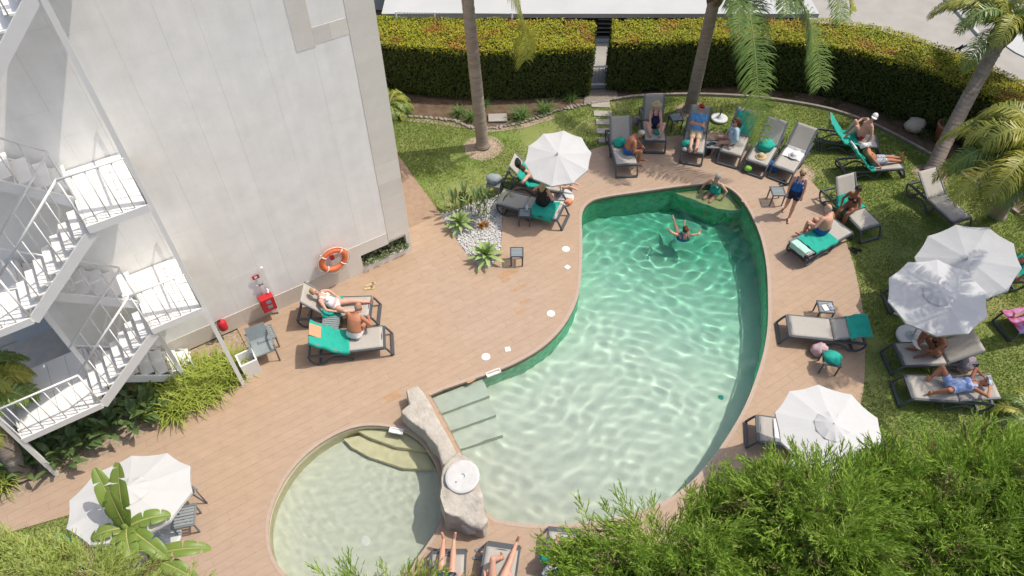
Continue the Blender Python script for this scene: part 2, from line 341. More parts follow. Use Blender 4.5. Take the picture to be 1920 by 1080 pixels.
# ---- deck: a slab with joints and the long terracotta planks laid on it
deck = sheet('deck', DECK, [POOL, KIDS], -0.008, 'deck_joint'); tag(deck, kind='structure')
def clip(poly, rect):
    """Sutherland-Hodgman against a convex rectangle (list of 4 xy, counter-clockwise)"""
    out = poly
    for i in range(4):
        a, b = rect[i], rect[(i + 1) % 4]; ex, ey = b[0] - a[0], b[1] - a[1]
        side = lambda p: ex * (p[1] - a[1]) - ey * (p[0] - a[0])
        inp, out = out, []
        for j in range(len(inp)):
            p, q = inp[j - 1], inp[j]; sp, sq = side(p), side(q)
            if (sp >= 0) != (sq >= 0):
                t = sp / (sp - sq); out.append((p[0] + (q[0] - p[0]) * t, p[1] + (q[1] - p[1]) * t))
            if sq >= 0: out.append((q[0], q[1]))
        if len(out) < 3: return []
    return out
def build_planks():
    ca, sa = math.cos(WYAW), math.sin(WYAW)
    W, Lp, G = 0.185, 1.19, 0.0028
    allp = np.array([(p.x, p.y) for p in DECK]); u = allp @ [ca, sa]; v = allp @ [-sa, ca]
    dk = [(p.x, p.y) for p in DECK]; holes = [[(p.x, p.y) for p in POOL], [(p.x, p.y) for p in KIDS]]
    full, part = [], []
    rows = int((v.max() - v.min()) / W) + 1
    cand = []
    for r in range(rows):
        v0 = v.min() + r * W; off = ((r * 0.37) % 1.0) * Lp
        for c in range(-1, int((u.max() - u.min()) / Lp) + 2):
            u0 = u.min() + c * Lp + off
            rc = [(u0 + G / 2, v0 + G / 2), (u0 + Lp - G / 2, v0 + G / 2), (u0 + Lp - G / 2, v0 + W - G / 2), (u0 + G / 2, v0 + W - G / 2)]
            xy = [(a * ca - b * sa, a * sa + b * ca) for a, b in rc]
            cx, cyy = sum(p[0] for p in xy) / 4, sum(p[1] for p in xy) / 4
            if cyy < 3.6 or cx < -14 or (wall_o(cx, cyy) < -0.8): continue
            cand.append((xy, cx, cyy))
    A = np.array([c[0] for c in cand]); T = np.linspace(0, 1, 9)[None, :, None]
    S = np.concatenate([A[:, None, 0] * (1 - T) + A[:, None, 1] * T, A[:, None, 3] * (1 - T) + A[:, None, 2] * T], 1)
    inD = inside(dk, S[..., 0], S[..., 1]); inH = inside(holes[0], S[..., 0], S[..., 1]) | inside(holes[1], S[..., 0], S[..., 1])
    for i, (xy, cx, cyy) in enumerate(cand):
        ok = inD[i] & ~inH[i]
        if ok.all(): full.append((math.hypot(cx, cyy), xy, cx, cyy))
        elif ok.any(): part.append((xy, bool(inH[i].any())))
    # whole planks: the 300 largest in view are objects of their own
    full.sort(key=lambda t: t[0])
    def visible(cx, cyy):
        v_ = Vector((cx, cyy, -CAM_H)); Z = v_.dot(_fw); return abs(cx / Z) < 0.70 and abs(v_.dot(_up) / Z) < 0.40
    seen = [f for f in full if visible(f[2], f[3])]
    own = seen[:300]; ids = set(id(f) for f in own); rest = [f for f in full if id(f) not in ids]
    base = MB().box((0, 0, -0.0065), (Lp - G, W - G, 0.013)).mesh('plank', 'deck_tile')
    for f in own:
        o = link('plank', base, deck, (f[2], f[3], random.uniform(-0.0008, 0.0008)), (0, 0, WYAW))
    mb = MB()
    for f in rest: mb.prism(f[1], -0.013, random.uniform(-0.0008, 0.0008))
    # cut planks along the edges
    cells = []
    for xy, wet in part:
        if not wet:
            inter = clip(dk, xy)
            if len(inter) >= 3: mb.prism(inter, -0.013, 0.0)
            continue
        k = 24
        for a in range(k):
            for b in range(4):
                q = lambda t, s: [xy[0][i] * (1 - t) * (1 - s) + xy[1][i] * t * (1 - s) + xy[2][i] * t * s + xy[3][i] * (1 - t) * s for i in (0, 1)]
                cells.append([q(a / k, b / 4), q((a + 1) / k, b / 4), q((a + 1) / k, (b + 1) / 4), q(a / k, (b + 1) / 4)])
    C4 = np.array(cells); okc = inside(dk, C4[..., 0], C4[..., 1]).all(1) & ~(inside(holes[0], C4[..., 0], C4[..., 1]) | inside(holes[1], C4[..., 0], C4[..., 1])).any(1)
    for qs in C4[okc]: mb.add([(p[0], p[1], 0.0) for p in qs], [(0, 1, 2, 3)])
    o = mb.build('plank_field', 'deck_tile', deck); o['kind'] = 'stuff'
def wall_o(x, y): return (Vector((x, y, 0)) - WC).dot(WN)
build_planks()
# damp rusty patches that the bathers left on the planks
def blot(mb, px, py, rx, ry, rot=0.0, seed=0):
    """streak of damp along one plank with ragged ends"""
    c = at(px, py); q = random.Random(seed); M = Matrix.Rotation(rot, 2); n = max(1, int(round(ry / .06)))
    for k in range(n):
        y0, y1 = (k - n / 2) * .185 * .6, (k + 1 - n / 2) * .185 * .6 - .006; l = rx * q.uniform(.6, 1.15); sh = q.uniform(-.06, .06); m = 7
        top = [(-l + sh + 2 * l * i / m + q.uniform(-.03, .03) * (i in (0, m)), y1 - abs(q.gauss(0, .012)) - .02 * (i in (0, m))) for i in range(m + 1)]; bot = [(x + q.uniform(-.02, .02), y0 + abs(q.gauss(0, .012))) for x, _ in top]
        pts = [M @ Vector(p) for p in bot + top[::-1]]; mb.add([(c.x + p.x, c.y + p.y, .0035) for p in pts], [tuple(range(len(pts)))])
mb = MB()
for i, (x, y, rx, ry) in enumerate([(950, 513, .24, .12), (945, 527, .17, .08), (972, 540, .17, .05), (983, 565, .2, .05), (980, 582, .14, .05), (733, 744, .2, .13), (765, 752, .08, .05), (885, 712, .14, .05), (1402, 382, .12, .22), (1283, 343, .25, .06)]):
    blot(mb, x, y, rx, ry, WYAW, i)
o = mb.build('damp_patch', 'deck_wet'); tag(o, kind='stuff', label='rusty orange damp stains on the terracotta planks', cat='stain')

# ---- pools
def water_mat(name, absorb, dens):
    m = bpy.data.materials.new(name); m.use_nodes = True; nt = m.node_tree; N = nt.nodes; L = nt.links
    N.remove(N['Principled BSDF']); out = N['Material Output']
    g = N.new('ShaderNodeBsdfGlass'); g.inputs['Roughness'].default_value = 0.0; g.inputs['IOR'].default_value = 1.33; g.inputs['Color'].default_value = (0.97, 1, 0.985, 1)
    L.new(g.outputs[0], out.inputs['Surface'])
    M_[name] = m
    g.inputs['Color'].default_value = (*absorb, 1)
water_mat('water', (0.955, 1.0, 0.98), 0)
water_mat('water_shallow', (0.96, 1.0, 0.95), 0)
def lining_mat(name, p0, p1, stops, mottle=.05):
    """pool lining with water depth tint and shade painted in, pale shallow to dark green deep"""
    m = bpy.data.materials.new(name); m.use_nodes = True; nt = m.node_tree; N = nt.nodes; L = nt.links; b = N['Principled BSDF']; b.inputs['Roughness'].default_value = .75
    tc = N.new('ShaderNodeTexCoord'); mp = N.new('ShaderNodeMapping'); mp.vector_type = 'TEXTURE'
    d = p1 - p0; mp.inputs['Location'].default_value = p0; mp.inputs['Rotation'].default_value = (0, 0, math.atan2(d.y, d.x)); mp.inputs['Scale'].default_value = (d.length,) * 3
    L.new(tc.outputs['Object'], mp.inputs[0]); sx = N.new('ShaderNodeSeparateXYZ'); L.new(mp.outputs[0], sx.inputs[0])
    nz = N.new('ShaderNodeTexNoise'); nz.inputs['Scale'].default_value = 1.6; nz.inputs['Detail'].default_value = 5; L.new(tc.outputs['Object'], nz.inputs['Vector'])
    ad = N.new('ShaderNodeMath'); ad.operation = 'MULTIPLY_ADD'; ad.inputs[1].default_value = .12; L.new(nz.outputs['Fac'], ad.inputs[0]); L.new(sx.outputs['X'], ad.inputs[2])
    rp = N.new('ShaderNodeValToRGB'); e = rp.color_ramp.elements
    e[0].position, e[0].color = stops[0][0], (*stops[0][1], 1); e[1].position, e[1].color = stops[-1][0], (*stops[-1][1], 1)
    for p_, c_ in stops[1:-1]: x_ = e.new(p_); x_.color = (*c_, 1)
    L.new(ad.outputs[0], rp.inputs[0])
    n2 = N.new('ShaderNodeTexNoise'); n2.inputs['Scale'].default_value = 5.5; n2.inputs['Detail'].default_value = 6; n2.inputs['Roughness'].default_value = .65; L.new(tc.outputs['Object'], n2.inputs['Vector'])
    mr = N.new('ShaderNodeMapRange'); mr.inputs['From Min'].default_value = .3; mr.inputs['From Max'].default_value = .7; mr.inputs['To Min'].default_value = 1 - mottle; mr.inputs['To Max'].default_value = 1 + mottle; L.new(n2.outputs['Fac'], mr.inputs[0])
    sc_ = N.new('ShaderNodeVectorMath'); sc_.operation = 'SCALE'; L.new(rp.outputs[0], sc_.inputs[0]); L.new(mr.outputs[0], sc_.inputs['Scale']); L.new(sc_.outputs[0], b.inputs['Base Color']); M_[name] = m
lining_mat('lining_depth_tint', at(1000, 960), at(1330, 400), [(0.08, (.61, .615, .535)), (.34, (.62, .70, .60)), (.56, (.55, .70, .585)), (.75, (.33, .62, .475)), (1.0, (.065, .41, .255))])  # floor ramp carries the water's depth tint and deep-end shade as colour
lining_mat('lining_wall_tint', at(1000, 960), at(1330, 400), [(0.05, (.60, .63, .50)), (.35, (.30, .66, .42)), (.6, (.14, .72, .42)), (1.0, (.06, .43, .20))], .3)  # walls painted greener and darker for water tint and shade
def ring_strip(loop, za, zb, inward=0.0):
    n = len(loop); c = sum((Vector(p) for p in loop), Vector()) / n
    return [(p[0], p[1], za) for p in loop] + [(p[0], p[1], zb) for p in loop], [(i, (i + 1) % n, n + (i + 1) % n, n + i) for i in range(n)]
def offset_loop(loop, d):
    """positive d moves outwards"""
    n = len(loop); area = sum(loop[i][0] * loop[(i + 1) % n][1] - loop[(i + 1) % n][0] * loop[i][1] for i in range(n)); sg = 1 if area > 0 else -1
    out = []
    for i in range(n):
        t = Vector(loop[(i + 1) % n]) - Vector(loop[i - 1]); t.z = 0
        if t.length < 1e-6: t = Vector((1, 0, 0))
        t.normalize(); out.append(Vector(loop[i]) + Vector((t.y, -t.x, 0)) * d * sg)
    return out
def heightfield(name, loop, grow, step, zf, mats, parent, smooth=True):
    x0, x1 = min(p[0] for p in loop) - grow, max(p[0] for p in loop) + grow; y0, y1 = min(p[1] for p in loop) - grow, max(p[1] for p in loop) + grow
    nx, ny = int((x1 - x0) / step) + 2, int((y1 - y0) / step) + 2
    X, Y = np.meshgrid(x0 + np.arange(nx) * step, y0 + np.arange(ny) * step)
    keep = inside(loop, X, Y); D = edge_dist(loop, X, Y); keep |= D < grow
    Z = zf(X, Y)
    cell = keep[:-1, :-1] & keep[1:, :-1] & keep[:-1, 1:] & keep[1:, 1:]
    j, i = np.nonzero(cell); idx = lambda a, b: b * nx + a
    F = np.stack([idx(i, j), idx(i + 1, j), idx(i + 1, j + 1), idx(i, j + 1)], 1)
    used = np.unique(F); remap = np.full(nx * ny, -1); remap[used] = np.arange(len(used))
    V = np.stack([X.ravel(), Y.ravel(), Z.ravel()], 1)[used]
    return link(name, np_mesh(name, V, remap[F], mats, smooth=smooth), parent)
WATER_Z, KIDS_Z = -0.105, -0.13
d0, d1 = at(1000, 960), at(1330, 400); _ax = (d1 - d0); _al = _ax.length; _ax /= _al
def depth_main(X, Y):
    t = np.clip(((X - d0.x) * _ax.x + (Y - d0.y) * _ax.y) / _al, 0, 1)
    return -(0.60 + 0.82 * t ** 1.1)
def waves(seed, amp, lmin, lmax, n, z0, rings=()):
    r = np.random.default_rng(seed); ks = 2 * np.pi / np.exp(r.uniform(np.log(lmin), np.log(lmax), n)); th = r.uniform(0, 2 * np.pi, n); ph = r.uniform(0, 6.28, n)
    def f(X, Y):
        wx = X + 0.15 * np.sin(1.1 * Y + 0.6) + 0.1 * np.sin(2.3 * X + 1.7 * Y); wy = Y + 0.15 * np.sin(1.3 * X + 0.2)
        Z = np.zeros_like(X)
        for k, t, p in zip(ks, th, ph): Z += np.sin(k * (wx * np.cos(t) + wy * np.sin(t)) + p) / k
        for (cx, cy_), a_ in rings:
            rr = np.hypot(X - cx, Y - cy_); Z += a_ * np.sin(17 * rr) * np.exp(-rr / .75) / amp * .001
        return z0 + amp * Z
    return f
pool = empty('swimming_pool', (0, 0, 0)); tag(pool, 'large free-form swimming pool of green water with a pale floor', 'swimming pool')
fl = heightfield('pool_floor', POOL, 0.35, 0.12, depth_main, 'lining_depth_tint', pool); fl.cycles.is_caustics_receiver = True
vs, fs = ring_strip(offset_loop(POOL, -.004), -0.15, -0.012); MB().add(vs, fs).build('rim_shade_band', 'rim_shade', pool, smooth=True).cycles.is_caustics_receiver = True  # strip coloured dark to stand for shade above the water
vs, fs = ring_strip(POOL, -2.0, -0.014); wl_ = MB().add(vs, fs).build('pool_wall', 'lining_wall_tint', pool, smooth=True); wl_.cycles.is_caustics_receiver = True
def rim(loop, name, parent, inn=0.0, w=0.075, top=0.006, dep=0.05, material='coping', skip=None):
    a, b = offset_loop(loop, w), offset_loop(loop, -0.012); n = len(loop)
    vs = [(p[0], p[1], top) for p in a] + [(p[0], p[1], top) for p in b] + [(p[0], p[1], -dep) for p in b]
    fs = []
    for i in range(n):
        if skip and skip(loop[i]): continue
        j = (i + 1) % n; fs += [(i, j, n + j, n + i), (n + i, n + j, 2 * n + j, 2 * n + i)]
    return MB().add(vs, fs).build(name, material, parent)
_rk0, _rk1 = at(806, 741), at(912, 962)
def near_rock(p):
    d = _rk1 - _rk0; t = (Vector(p) - _rk0).dot(d) / d.length_squared
    return 0.02 < t < 1.02 and (Vector(p) - _rk0 - d * t).length < 0.35
rim(POOL, 'coping', pool, skip=near_rock)
wt = heightfield('water', POOL, 0.12, 0.04, waves(3, 0.0145, 0.24, 1.0, 34, WATER_Z, [(at(1284, 436)[:2], 11), (at(1325, 388)[:2], 7), (at(1252, 440)[:2], 6), (at(1318, 442)[:2], 6)]), 'water', pool); wt.cycles.is_caustics_caster = True
# entrance steps along the far left edge and the corner ledge
e0, e1 = at(808, 742), at(906, 704); ed = (e1 - e0).normalized(); en = Vector((ed.y, -ed.x, 0))
q0, q1 = at(848, 832), at(942, 800)
for k in range(3):
    f0, f1 = k / 3.0, (k + 1) / 3.0
    a, b = e0.lerp(q0, f1), e1.lerp(q1, f1)
    st = MB().prism([(e0 + en * -.02)[:2], (a)[:2], (b)[:2], (e1 + en * -.02)[:2]], -1.2, -0.17 - 0.15 * k).build('pool_step', 'lining_depth_tint', pool); st.cycles.is_caustics_receiver = True
led = [at(1268, 350), at(1300, 346), at(1338, 344), at(1370, 354), at(1394, 377), at(1396, 381), at(1378, 383), at(1350, 380), at(1312, 366)]
st = MB().prism([p[:2] for p in led], -1.9, -0.34).build('pool_ledge', 'lining_wall_tint', pool); st.cycles.is_caustics_receiver = True
st2 = MB().add([(p.x, p.y, -0.336) for p in led], [tuple(range(len(led) - 1, -1, -1))]).build('ledge_top', 'ledge_sand', pool); st2.cycles.is_caustics_receiver = True
dr = at(1350, 692); MB().lathe([(0.0, 0.02), (0.07, 0.02), (0.09, 0.0)], 14, (dr.x + 0.1, dr.y - .35, depth_main(np.array([dr.x]), np.array([dr.y]))[0] + 0.005)).build('floor_inlet', 'teal', pool).cycles.is_caustics_receiver = True
def skimmer(px, py, ang, parent, w=0.34):
    c = at(px, py); M = Matrix.Rotation(ang, 3, 'Z'); mb = MB()
    for dx, dy, sx, sy in ((0, .055, w, .02), (0, -.055, w, .02), (-w / 2, 0, .02, .13), (w / 2, 0, .02, .13)): mb.box(c + M @ Vector((dx, dy, 0.0)), (sx, sy, .04), M)
    mb.box(c + Vector((0, 0, -.02)), (w - .02, .1, .02), M)
    return mb.build('skimmer_frame', 'white_plastic', parent)
skimmer(925, 699, math.atan2(ed.y, ed.x), pool)

mat('kids_lining', (0.685, 0.69, 0.63), 0.8, scale=9, col2=(0.63, 0.645, 0.565), detail=6)
kids = empty('wading_pool', (0, 0, 0)); tag(kids, 'shallow round wading pool beside the rock wall', 'wading pool')
kf = heightfield('pool_floor', KIDS, 0.35, 0.15, lambda X, Y: np.full(X.shape, -0.52), 'kids_lining', kids); kf.cycles.is_caustics_receiver = True
vs, fs = ring_strip(KIDS, -0.6, -0.014); kw = MB().add(vs, fs).build('pool_wall', 'pool_wall', kids, smooth=True); kw.cycles.is_caustics_receiver = True
rim(KIDS, 'coping', kids, w=0.06)
kwt = heightfield('water', KIDS, 0.12, 0.035, waves(9, 0.010, 0.11, 0.35, 30, KIDS_Z), 'water_shallow', kids); kwt.cycles.is_caustics_caster = True
for zz, pts in ((-0.20, [(748, 803), (700, 797), (668, 800), (690, 812), (740, 830), (800, 838), (818, 838), (797, 835), (772, 813)]),
               (-0.36, [(748, 803), (700, 797), (640, 811), (655, 826), (690, 845), (755, 866), (815, 868), (797, 835), (772, 813)])):
    st = MB().prism([at(x, y)[:2] for x, y in pts], -0.6, zz).build('pool_step', 'pool_wall', kids); st.cycles.is_caustics_receiver = True
c = at(682, 975); MB().lathe([(0.0, 0.02), (0.06, 0.02), (0.11, 0.0)], 16, (c.x, c.y - .28, -0.515)).build('floor_drain', 'white_plastic', kids).cycles.is_caustics_receiver = True
skimmer(743, 808, R(-12), kids, 0.3)
for i, (x, y, shape) in enumerate([(1061, 467, 'r'), (1064, 501, 's'), (1033, 588, 'r'), (952, 655, 's'), (911, 669, 'r')]):
    c = at(x, y); mb = MB()
    if shape == 'r': mb.lathe([(0.105, 0.001), (0.105, 0.007), (0.085, 0.010), (0.0, 0.010)], 20, c)
    else: mb.box(c + Vector((0, 0, .005)), (.13, .13, .009), Matrix.Rotation(R(45) if i < 2 else R(10), 3, 'Z'))
    o = mb.build('skimmer_lid', 'white_plastic')
    tag(o, ['round white skimmer lid farthest from the steps beside the pool edge', 'small square white lid between the two upper round lids', 'round white skimmer lid at the inner curve of the pool', 'small square white lid next to the lid nearest the pool steps', 'round white skimmer lid nearest the pool steps'][i], 'lid', 'white lids in the deck along the pool')

# ---- rock wall between the pools
def rock(name, poly, z0, zf, material, parent, cuts=3, amp=0.03, seed=0):
    bm = bmesh.new(); n = len(poly)
    lo = [bm.verts.new((p[0], p[1], z0)) for p in poly]; hi = [bm.verts.new((p[0], p[1], zf(i))) for i, p in enumerate(poly)]
    bm.faces.new(hi)
    for i in range(n): bm.faces.new((lo[i], lo[(i + 1) % n], hi[(i + 1) % n], hi[i]))
    bmesh.ops.recalc_face_normals(bm, faces=bm.faces)
    bmesh.ops.bevel(bm, geom=[e for e in bm.edges if e.verts[0].co.z > z0 + .02 or e.verts[1].co.z > z0 + .02], offset=0.045, segments=2, affect='EDGES', profile=0.6, clamp_overlap=True)
    bmesh.ops.triangulate(bm, faces=bm.faces)
    for _ in range(cuts): bmesh.ops.subdivide_edges(bm, edges=[e for e in bm.edges if e.calc_length() > 0.09], cuts=1)
    bmesh.ops.triangulate(bm, faces=bm.faces)
    bm.normal_update()
    for v in bm.verts:
        q = v.co * 3.1 + Vector((seed, seed * .7, 0)); d = noise.noise(q) * amp + noise.noise(q * 3.3) * amp * 0.45
        v.co += v.normal * d
    me = bpy.data.meshes.new(name); bm.to_mesh(me); bm.free(); me.materials.append(M_[material])
    me.polygons.foreach_set('use_smooth', [True] * len(me.polygons))
    o = link(name, me, parent); return o
rw = empty('rock_wall', at(830, 860)); tag(rw, 'curved pale rock wall dividing the two pools', 'rock wall')
rw0 = rw.location.copy()
def loc_px(pts, z): return [at(x, y, z) - Vector((rw0.x, rw0.y, 0)) for x, y in pts]
topA = [(760, 730), (783, 721), (797, 738), (815, 771), (831, 802), (849, 832), (858, 855), (840, 875), (827, 869), (824, 850), (820, 838), (805, 822), (795, 807), (777, 795), (749, 771), (767, 756)]
zz = [.42, .42, .44, .48, .52, .56, .62, .66, .62, .58, .56, .52, .5, .46, .42, .42]
pa = [(at(x, y, z) - Vector((rw0.x, rw0.y, 0))) for (x, y), z in zip(topA, zz)]
rock('wall_section', pa[::-1], -0.35, lambda i: zz[::-1][i], 'pale_rock', rw, amp=.022, seed=1)
topB = [(840, 862), (858, 848), (886, 862), (897, 890), (903, 930), (916, 972), (905, 990), (880, 985), (862, 972), (832, 960), (824, 930), (826, 890)]
zb = [.8, .8, .86, .86, .8, .58, .5, .52, .66, .82, .86, .84]
pb = [(at(x, y, z) - Vector((rw0.x, rw0.y, 0))) for (x, y), z in zip(topB, zb)]
rock('boulder', pb[::-1], -0.35, lambda i: zb[::-1][i], 'pale_rock', rw, amp=.05, seed=4)
def lump(name, c, sz, material, parent=None, amp=0.25, seed=0, sub=3, rz=0.0, freq=1.4, flat_bottom=True, fold=0.0):
    bm = bmesh.new(); bmesh.ops.create_icosphere(bm, subdivisions=sub, radius=1.0)
    for v in bm.verts:
        q = v.co * freq + Vector((seed * 3.7, seed * 1.3, seed)); k = 1 + amp * noise.noise(q) + amp * .5 * noise.noise(q * 2.4)
        if fold: k += fold * abs(noise.noise(q * 2.9))
        v.co *= k
        if flat_bottom and v.co.z < -.55: v.co.z = -.55
        v.co = Vector((v.co.x * sz[0], v.co.y * sz[1], v.co.z * sz[2]))
    me = bpy.data.meshes.new(name); bm.to_mesh(me); bm.free(); me.materials.append(M_[material]); me.polygons.foreach_set('use_smooth', [True] * len(me.polygons))
    return link(name, me, parent, c, (0, 0, rz))
b = lump('boulder', at(884, 984, .25) - Vector((rw0.x, rw0.y, 0)), (.22, .15, .2), 'white_stone', rw, .18, 3, rz=-.3)
d_c = at(867, 893, .94); dm = MB(); dm.lathe([(0.0, -.045), (.30, -.045), (.345, -.02), (.345, .03), (.30, .045), (.05, .045), (.05, .02), (0, .02)], 36)
dm.lathe([(0.0, .047), (.028, .047), (.034, .025)], 12, (-.12, -.12, 0), mi=1)
o = dm.build('stone_disc', ['white_stone', 'grey_slat'], bevel=.012, loc=d_c - Vector((0, 0, .03)), rot=(R(4), R(-5), 0)); tag(o, 'round white stone disc with a small hole lying on the rock wall', 'stone disc')

# ---- lawn, beds, kerbs, paths
KERB_R = smooth_loop(ppx([(1150, 188), (1200, 181), (1300, 178), (1400, 182), (1470, 190), (1560, 207), (1640, 236), (1700, 266), (1760, 300), (1830, 345), (1920, 410), (2040, 500), (2150, 620)]), 4, closed=False)
KERB_L = smooth_loop(ppx([(700, 214), (780, 219), (850, 226), (880, 238), (925, 240), (985, 228), (1040, 209), (1090, 197), (1142, 190)]), 4, closed=False)
LAWN = KERB_L + KERB_R + ppx([(2250, 760), (2300, 1000), (1900, 1200), (1420, 1150), (1500, 1000), (1570, 900), (1596, 830), (1612, 765), (1620, 720), (1622, 670), (1621, 613), (1614, 558), (1601, 497), (1584, 447), (1564, 403), (1537, 358), (1495, 312), (1450, 286), (1395, 266), (1330, 254), (1270, 254), (1218, 258), (1160, 267), (1112, 278),
    (1060, 306), (1000, 335), (946, 360), (890, 378), (826, 400), (788, 348), (745, 288), (660, 170)])
LAWN2 = ppx([(-140, 1042), (0, 1003), (142, 962), (168, 986), (238, 1100), (300, 1260), (-140, 1260)])
tag(sheet('lawn', LAWN, [], -0.022, 'lawn'), kind='structure')
tag(sheet('lawn_corner', LAWN2, [], -0.022, 'lawn'), kind='structure')
BARE = [(at(905, 276), .62), (at(1294, 208), .5), (at(1745, 326), .5), (at(1345, 262), .5), (at(1500, 322), .45), (at(1800, 700), .5)]
for q_, r_ in BARE:
    ps_ = [(q_.x + r_ * 1.0 * (1 + .25 * noise.noise(Vector((math.cos(a_) * 1.5 + q_.x, math.sin(a_) * 1.5, 0)))) * math.cos(a_), q_.y + r_ * (1 + .25 * noise.noise(Vector((math.cos(a_) * 1.5, math.sin(a_) * 1.5 + q_.y, 3)))) * math.sin(a_), 0) for a_ in np.linspace(0, 6.283, 20, endpoint=False)]
    tag(sheet('bare_earth', ps_, [], -0.017, 'mulch'), kind='structure')
def grass(name, polys, dens, h, material):
    Vs = []
    for poly in polys:
        x0, x1 = min(p.x for p in poly), max(p.x for p in poly); y0, y1 = max(2, min(p.y for p in poly)), max(p.y for p in poly)
        n = int((x1 - x0) * (y1 - y0) * dens); X = RNG.uniform(x0, x1, n); Y = RNG.uniform(y0, y1, n)
        k = inside(poly, X, Y); X, Y = X[k], Y[k]
        Zc = Y * _fw.y + CAM_H * math.sin(CAM_PITCH); vis = np.abs(X / Zc) < .76; X, Y = X[vis], Y[vis]
        n = len(X)
        bare = np.array([noise.noise(Vector((x * .55, y * .55, 3.3))) + .5 * noise.noise(Vector((x * 1.7, y * 1.7, 1.3))) for x, y in zip(X, Y)])
        keep = bare < RNG.uniform(-.05, .75, n)
        for q_, r_ in BARE: keep &= np.hypot(X - q_.x, Y - q_.y) > r_ * RNG.uniform(.6, 1.15, n)
        X, Y = X[keep], Y[keep]; n = len(X)
        th = RNG.uniform(0, 2 * np.pi, n); hh = h * RNG.uniform(.5, 1.2, n); le = hh * RNG.uniform(.3, 1.0, n); la = RNG.uniform(0, 2 * np.pi, n); w = .010
        B = np.stack([X, Y, np.full(n, -.02)], 1); dx = np.stack([np.cos(th) * w, np.sin(th) * w, np.zeros(n)], 1)
        T = B + np.stack([np.cos(la) * le, np.sin(la) * le, hh], 1)
        Vs.append(np.stack([B - dx, B + dx, T], 1).reshape(-1, 3))
    V = np.concatenate(Vs); F = np.arange(len(V)).reshape(-1, 3)
    o = link(name, np_mesh(name, V, F, material)); tag(o, 'short mown green grass with dry patches', 'grass', kind='stuff')
grass('grass', [LAWN, LAWN2], 1700, .055, 'grass_blade')
BED_WALL = ppx([(462, 690), (440, 726), (392, 762), (300, 801), (180, 862), (60, 922), (0, 950), (-140, 985), (-200, 900)]) + [wall(-14, 0), wall(-9.6, .02), wall(-4.9, .02), wall(-4.9, 1.0)]
tag(sheet('planting_bed', BED_WALL, [], -0.03, 'mulch'), kind='structure')
def kerb(name, path, w, h, material):
    mb = MB(); n = len(path)
    for i in range(n - 1):
        a, b = path[i], path[i + 1]; mb.bar((a.x, a.y, h / 2 - .03), (b.x, b.y, h / 2 - .03), w, h + .06)
    o = mb.build(name, material); tag(o, kind='structure')
kerb('kerb', KERB_R, .09, .07, 'kerb')
mbp = MB()
stones = empty('bed_edging', KERB_L[0]); tag(stones, 'row of low dark stones edging the bed left of the gate path', 'edging')
for i in range(len(KERB_L) - 1):
    for k in range(2):
        p = KERB_L[i].lerp(KERB_L[i + 1], k / 2); lump('stone', p - KERB_L[0] + Vector((0, 0, .01)), (random.uniform(.07, .13), random.uniform(.04, .07), .04), 'kerb', stones, .3, i * 2 + k, sub=2, rz=random.uniform(0, 3))
sand = [(760, 226), (850, 235), (880, 246), (840, 244), (770, 238)]
tag(sheet('sandy_strip', ppx([(740, 224), (800, 222), (870, 234), (900, 250), (980, 240), (1040, 222), (1040, 214), (985, 230), (925, 242), (880, 240)]), [], -0.012, 'mulch'), kind='structure')
for i, (x, y, w, d) in enumerate([(1126, 196, .62, .33), (1130, 213, .60, .30), (1133, 229, .56, .28), (1134, 246, .54, .27), (1137, 263, .5, .25)]):
    o = MB().box((0, 0, .0), (w, d, .05)).build('stepping_stone', 'paver', loc=at(x, y) + Vector((0, 0, -.005)), rot=(0, 0, R(-3)), bevel=.012)
    tag(o, ['stepping stone nearest the white gate', 'second stepping stone from the white gate', 'middle stepping stone of the garden path', 'stepping stone second from the deck on the garden path', 'stepping stone closest to the deck beside the lounger'][i], 'stepping stone', 'stepping stones from the gate to the deck')
tag(sheet('gravel_patch', ppx([(1098, 168), (1155, 165), (1160, 186), (1095, 192)]), [], -0.012, 'gravel'), kind='structure')
o = MB().box((0, 0, 0), (.62, .42, .06)).build('stone_slab', 'concrete', loc=at(933, 221), rot=(0, 0, .05), bevel=.015); tag(o, 'flat grey slab set between grass clumps by the hedge', 'slab')

# ---- beyond the hedge: path, sunken neighbour building, driveway
tag(sheet('gate_path', ppx([(1090, 166), (1152, 164), (1165, 40), (1085, 40)]), [], -0.016, 'concrete'), kind='structure')
tag(sheet('driveway', ppx([(1480, 130), (1480, -60), (2500, -60), (2500, 420), (2100, 330)]), [], -0.02, 'concrete'), kind='structure')
nb = empty('neighbour_building', (0, 24.6, 0)); tag(nb, 'low flat-roofed pale building behind the hedge', 'building')
yb = 24.7; xl, xr = at(735, 30).x, at(1490, 30).x
MB().box(((xl + xr) / 2, 4.0, 1.10), (xr - xl, 9.0, .16)).build('roof_slab', 'roof_white', nb)
MB().box(((xl + xr) / 2, 4.6, .45), (xr - xl - .2, 9.0, 1.06)).build('wall', 'dark_gap', nb)
for px in (752, 765, 858, 1165, 1310): MB().box((at(px, 40).x, -.22, .45), (.09, .09, 1.06)).build('post', 'white_steel', nb)
for k in range(5): MB().box((at(1132, 40).x, -.02 - .0, .2 + .17 * k), (.75, .05, .03)).build('louvre', 'grey_slat', nb)
o = MB().box((0, 0, .03), (1.25, .16, .06)).build('step_edge', 'teal', loc=at(1130, 77)); o.data.materials[0] = M_['pale_blue']; M_['pale_blue'].node_tree.nodes['Principled BSDF'].inputs['Base Color'].default_value = (.1, .42, .55, 1)
tag(o, 'blue-painted step edge on the path behind the white gate', 'step')
mat('pale_wall', (0.50, 0.58, 0.60), 0.7, var=0.08)
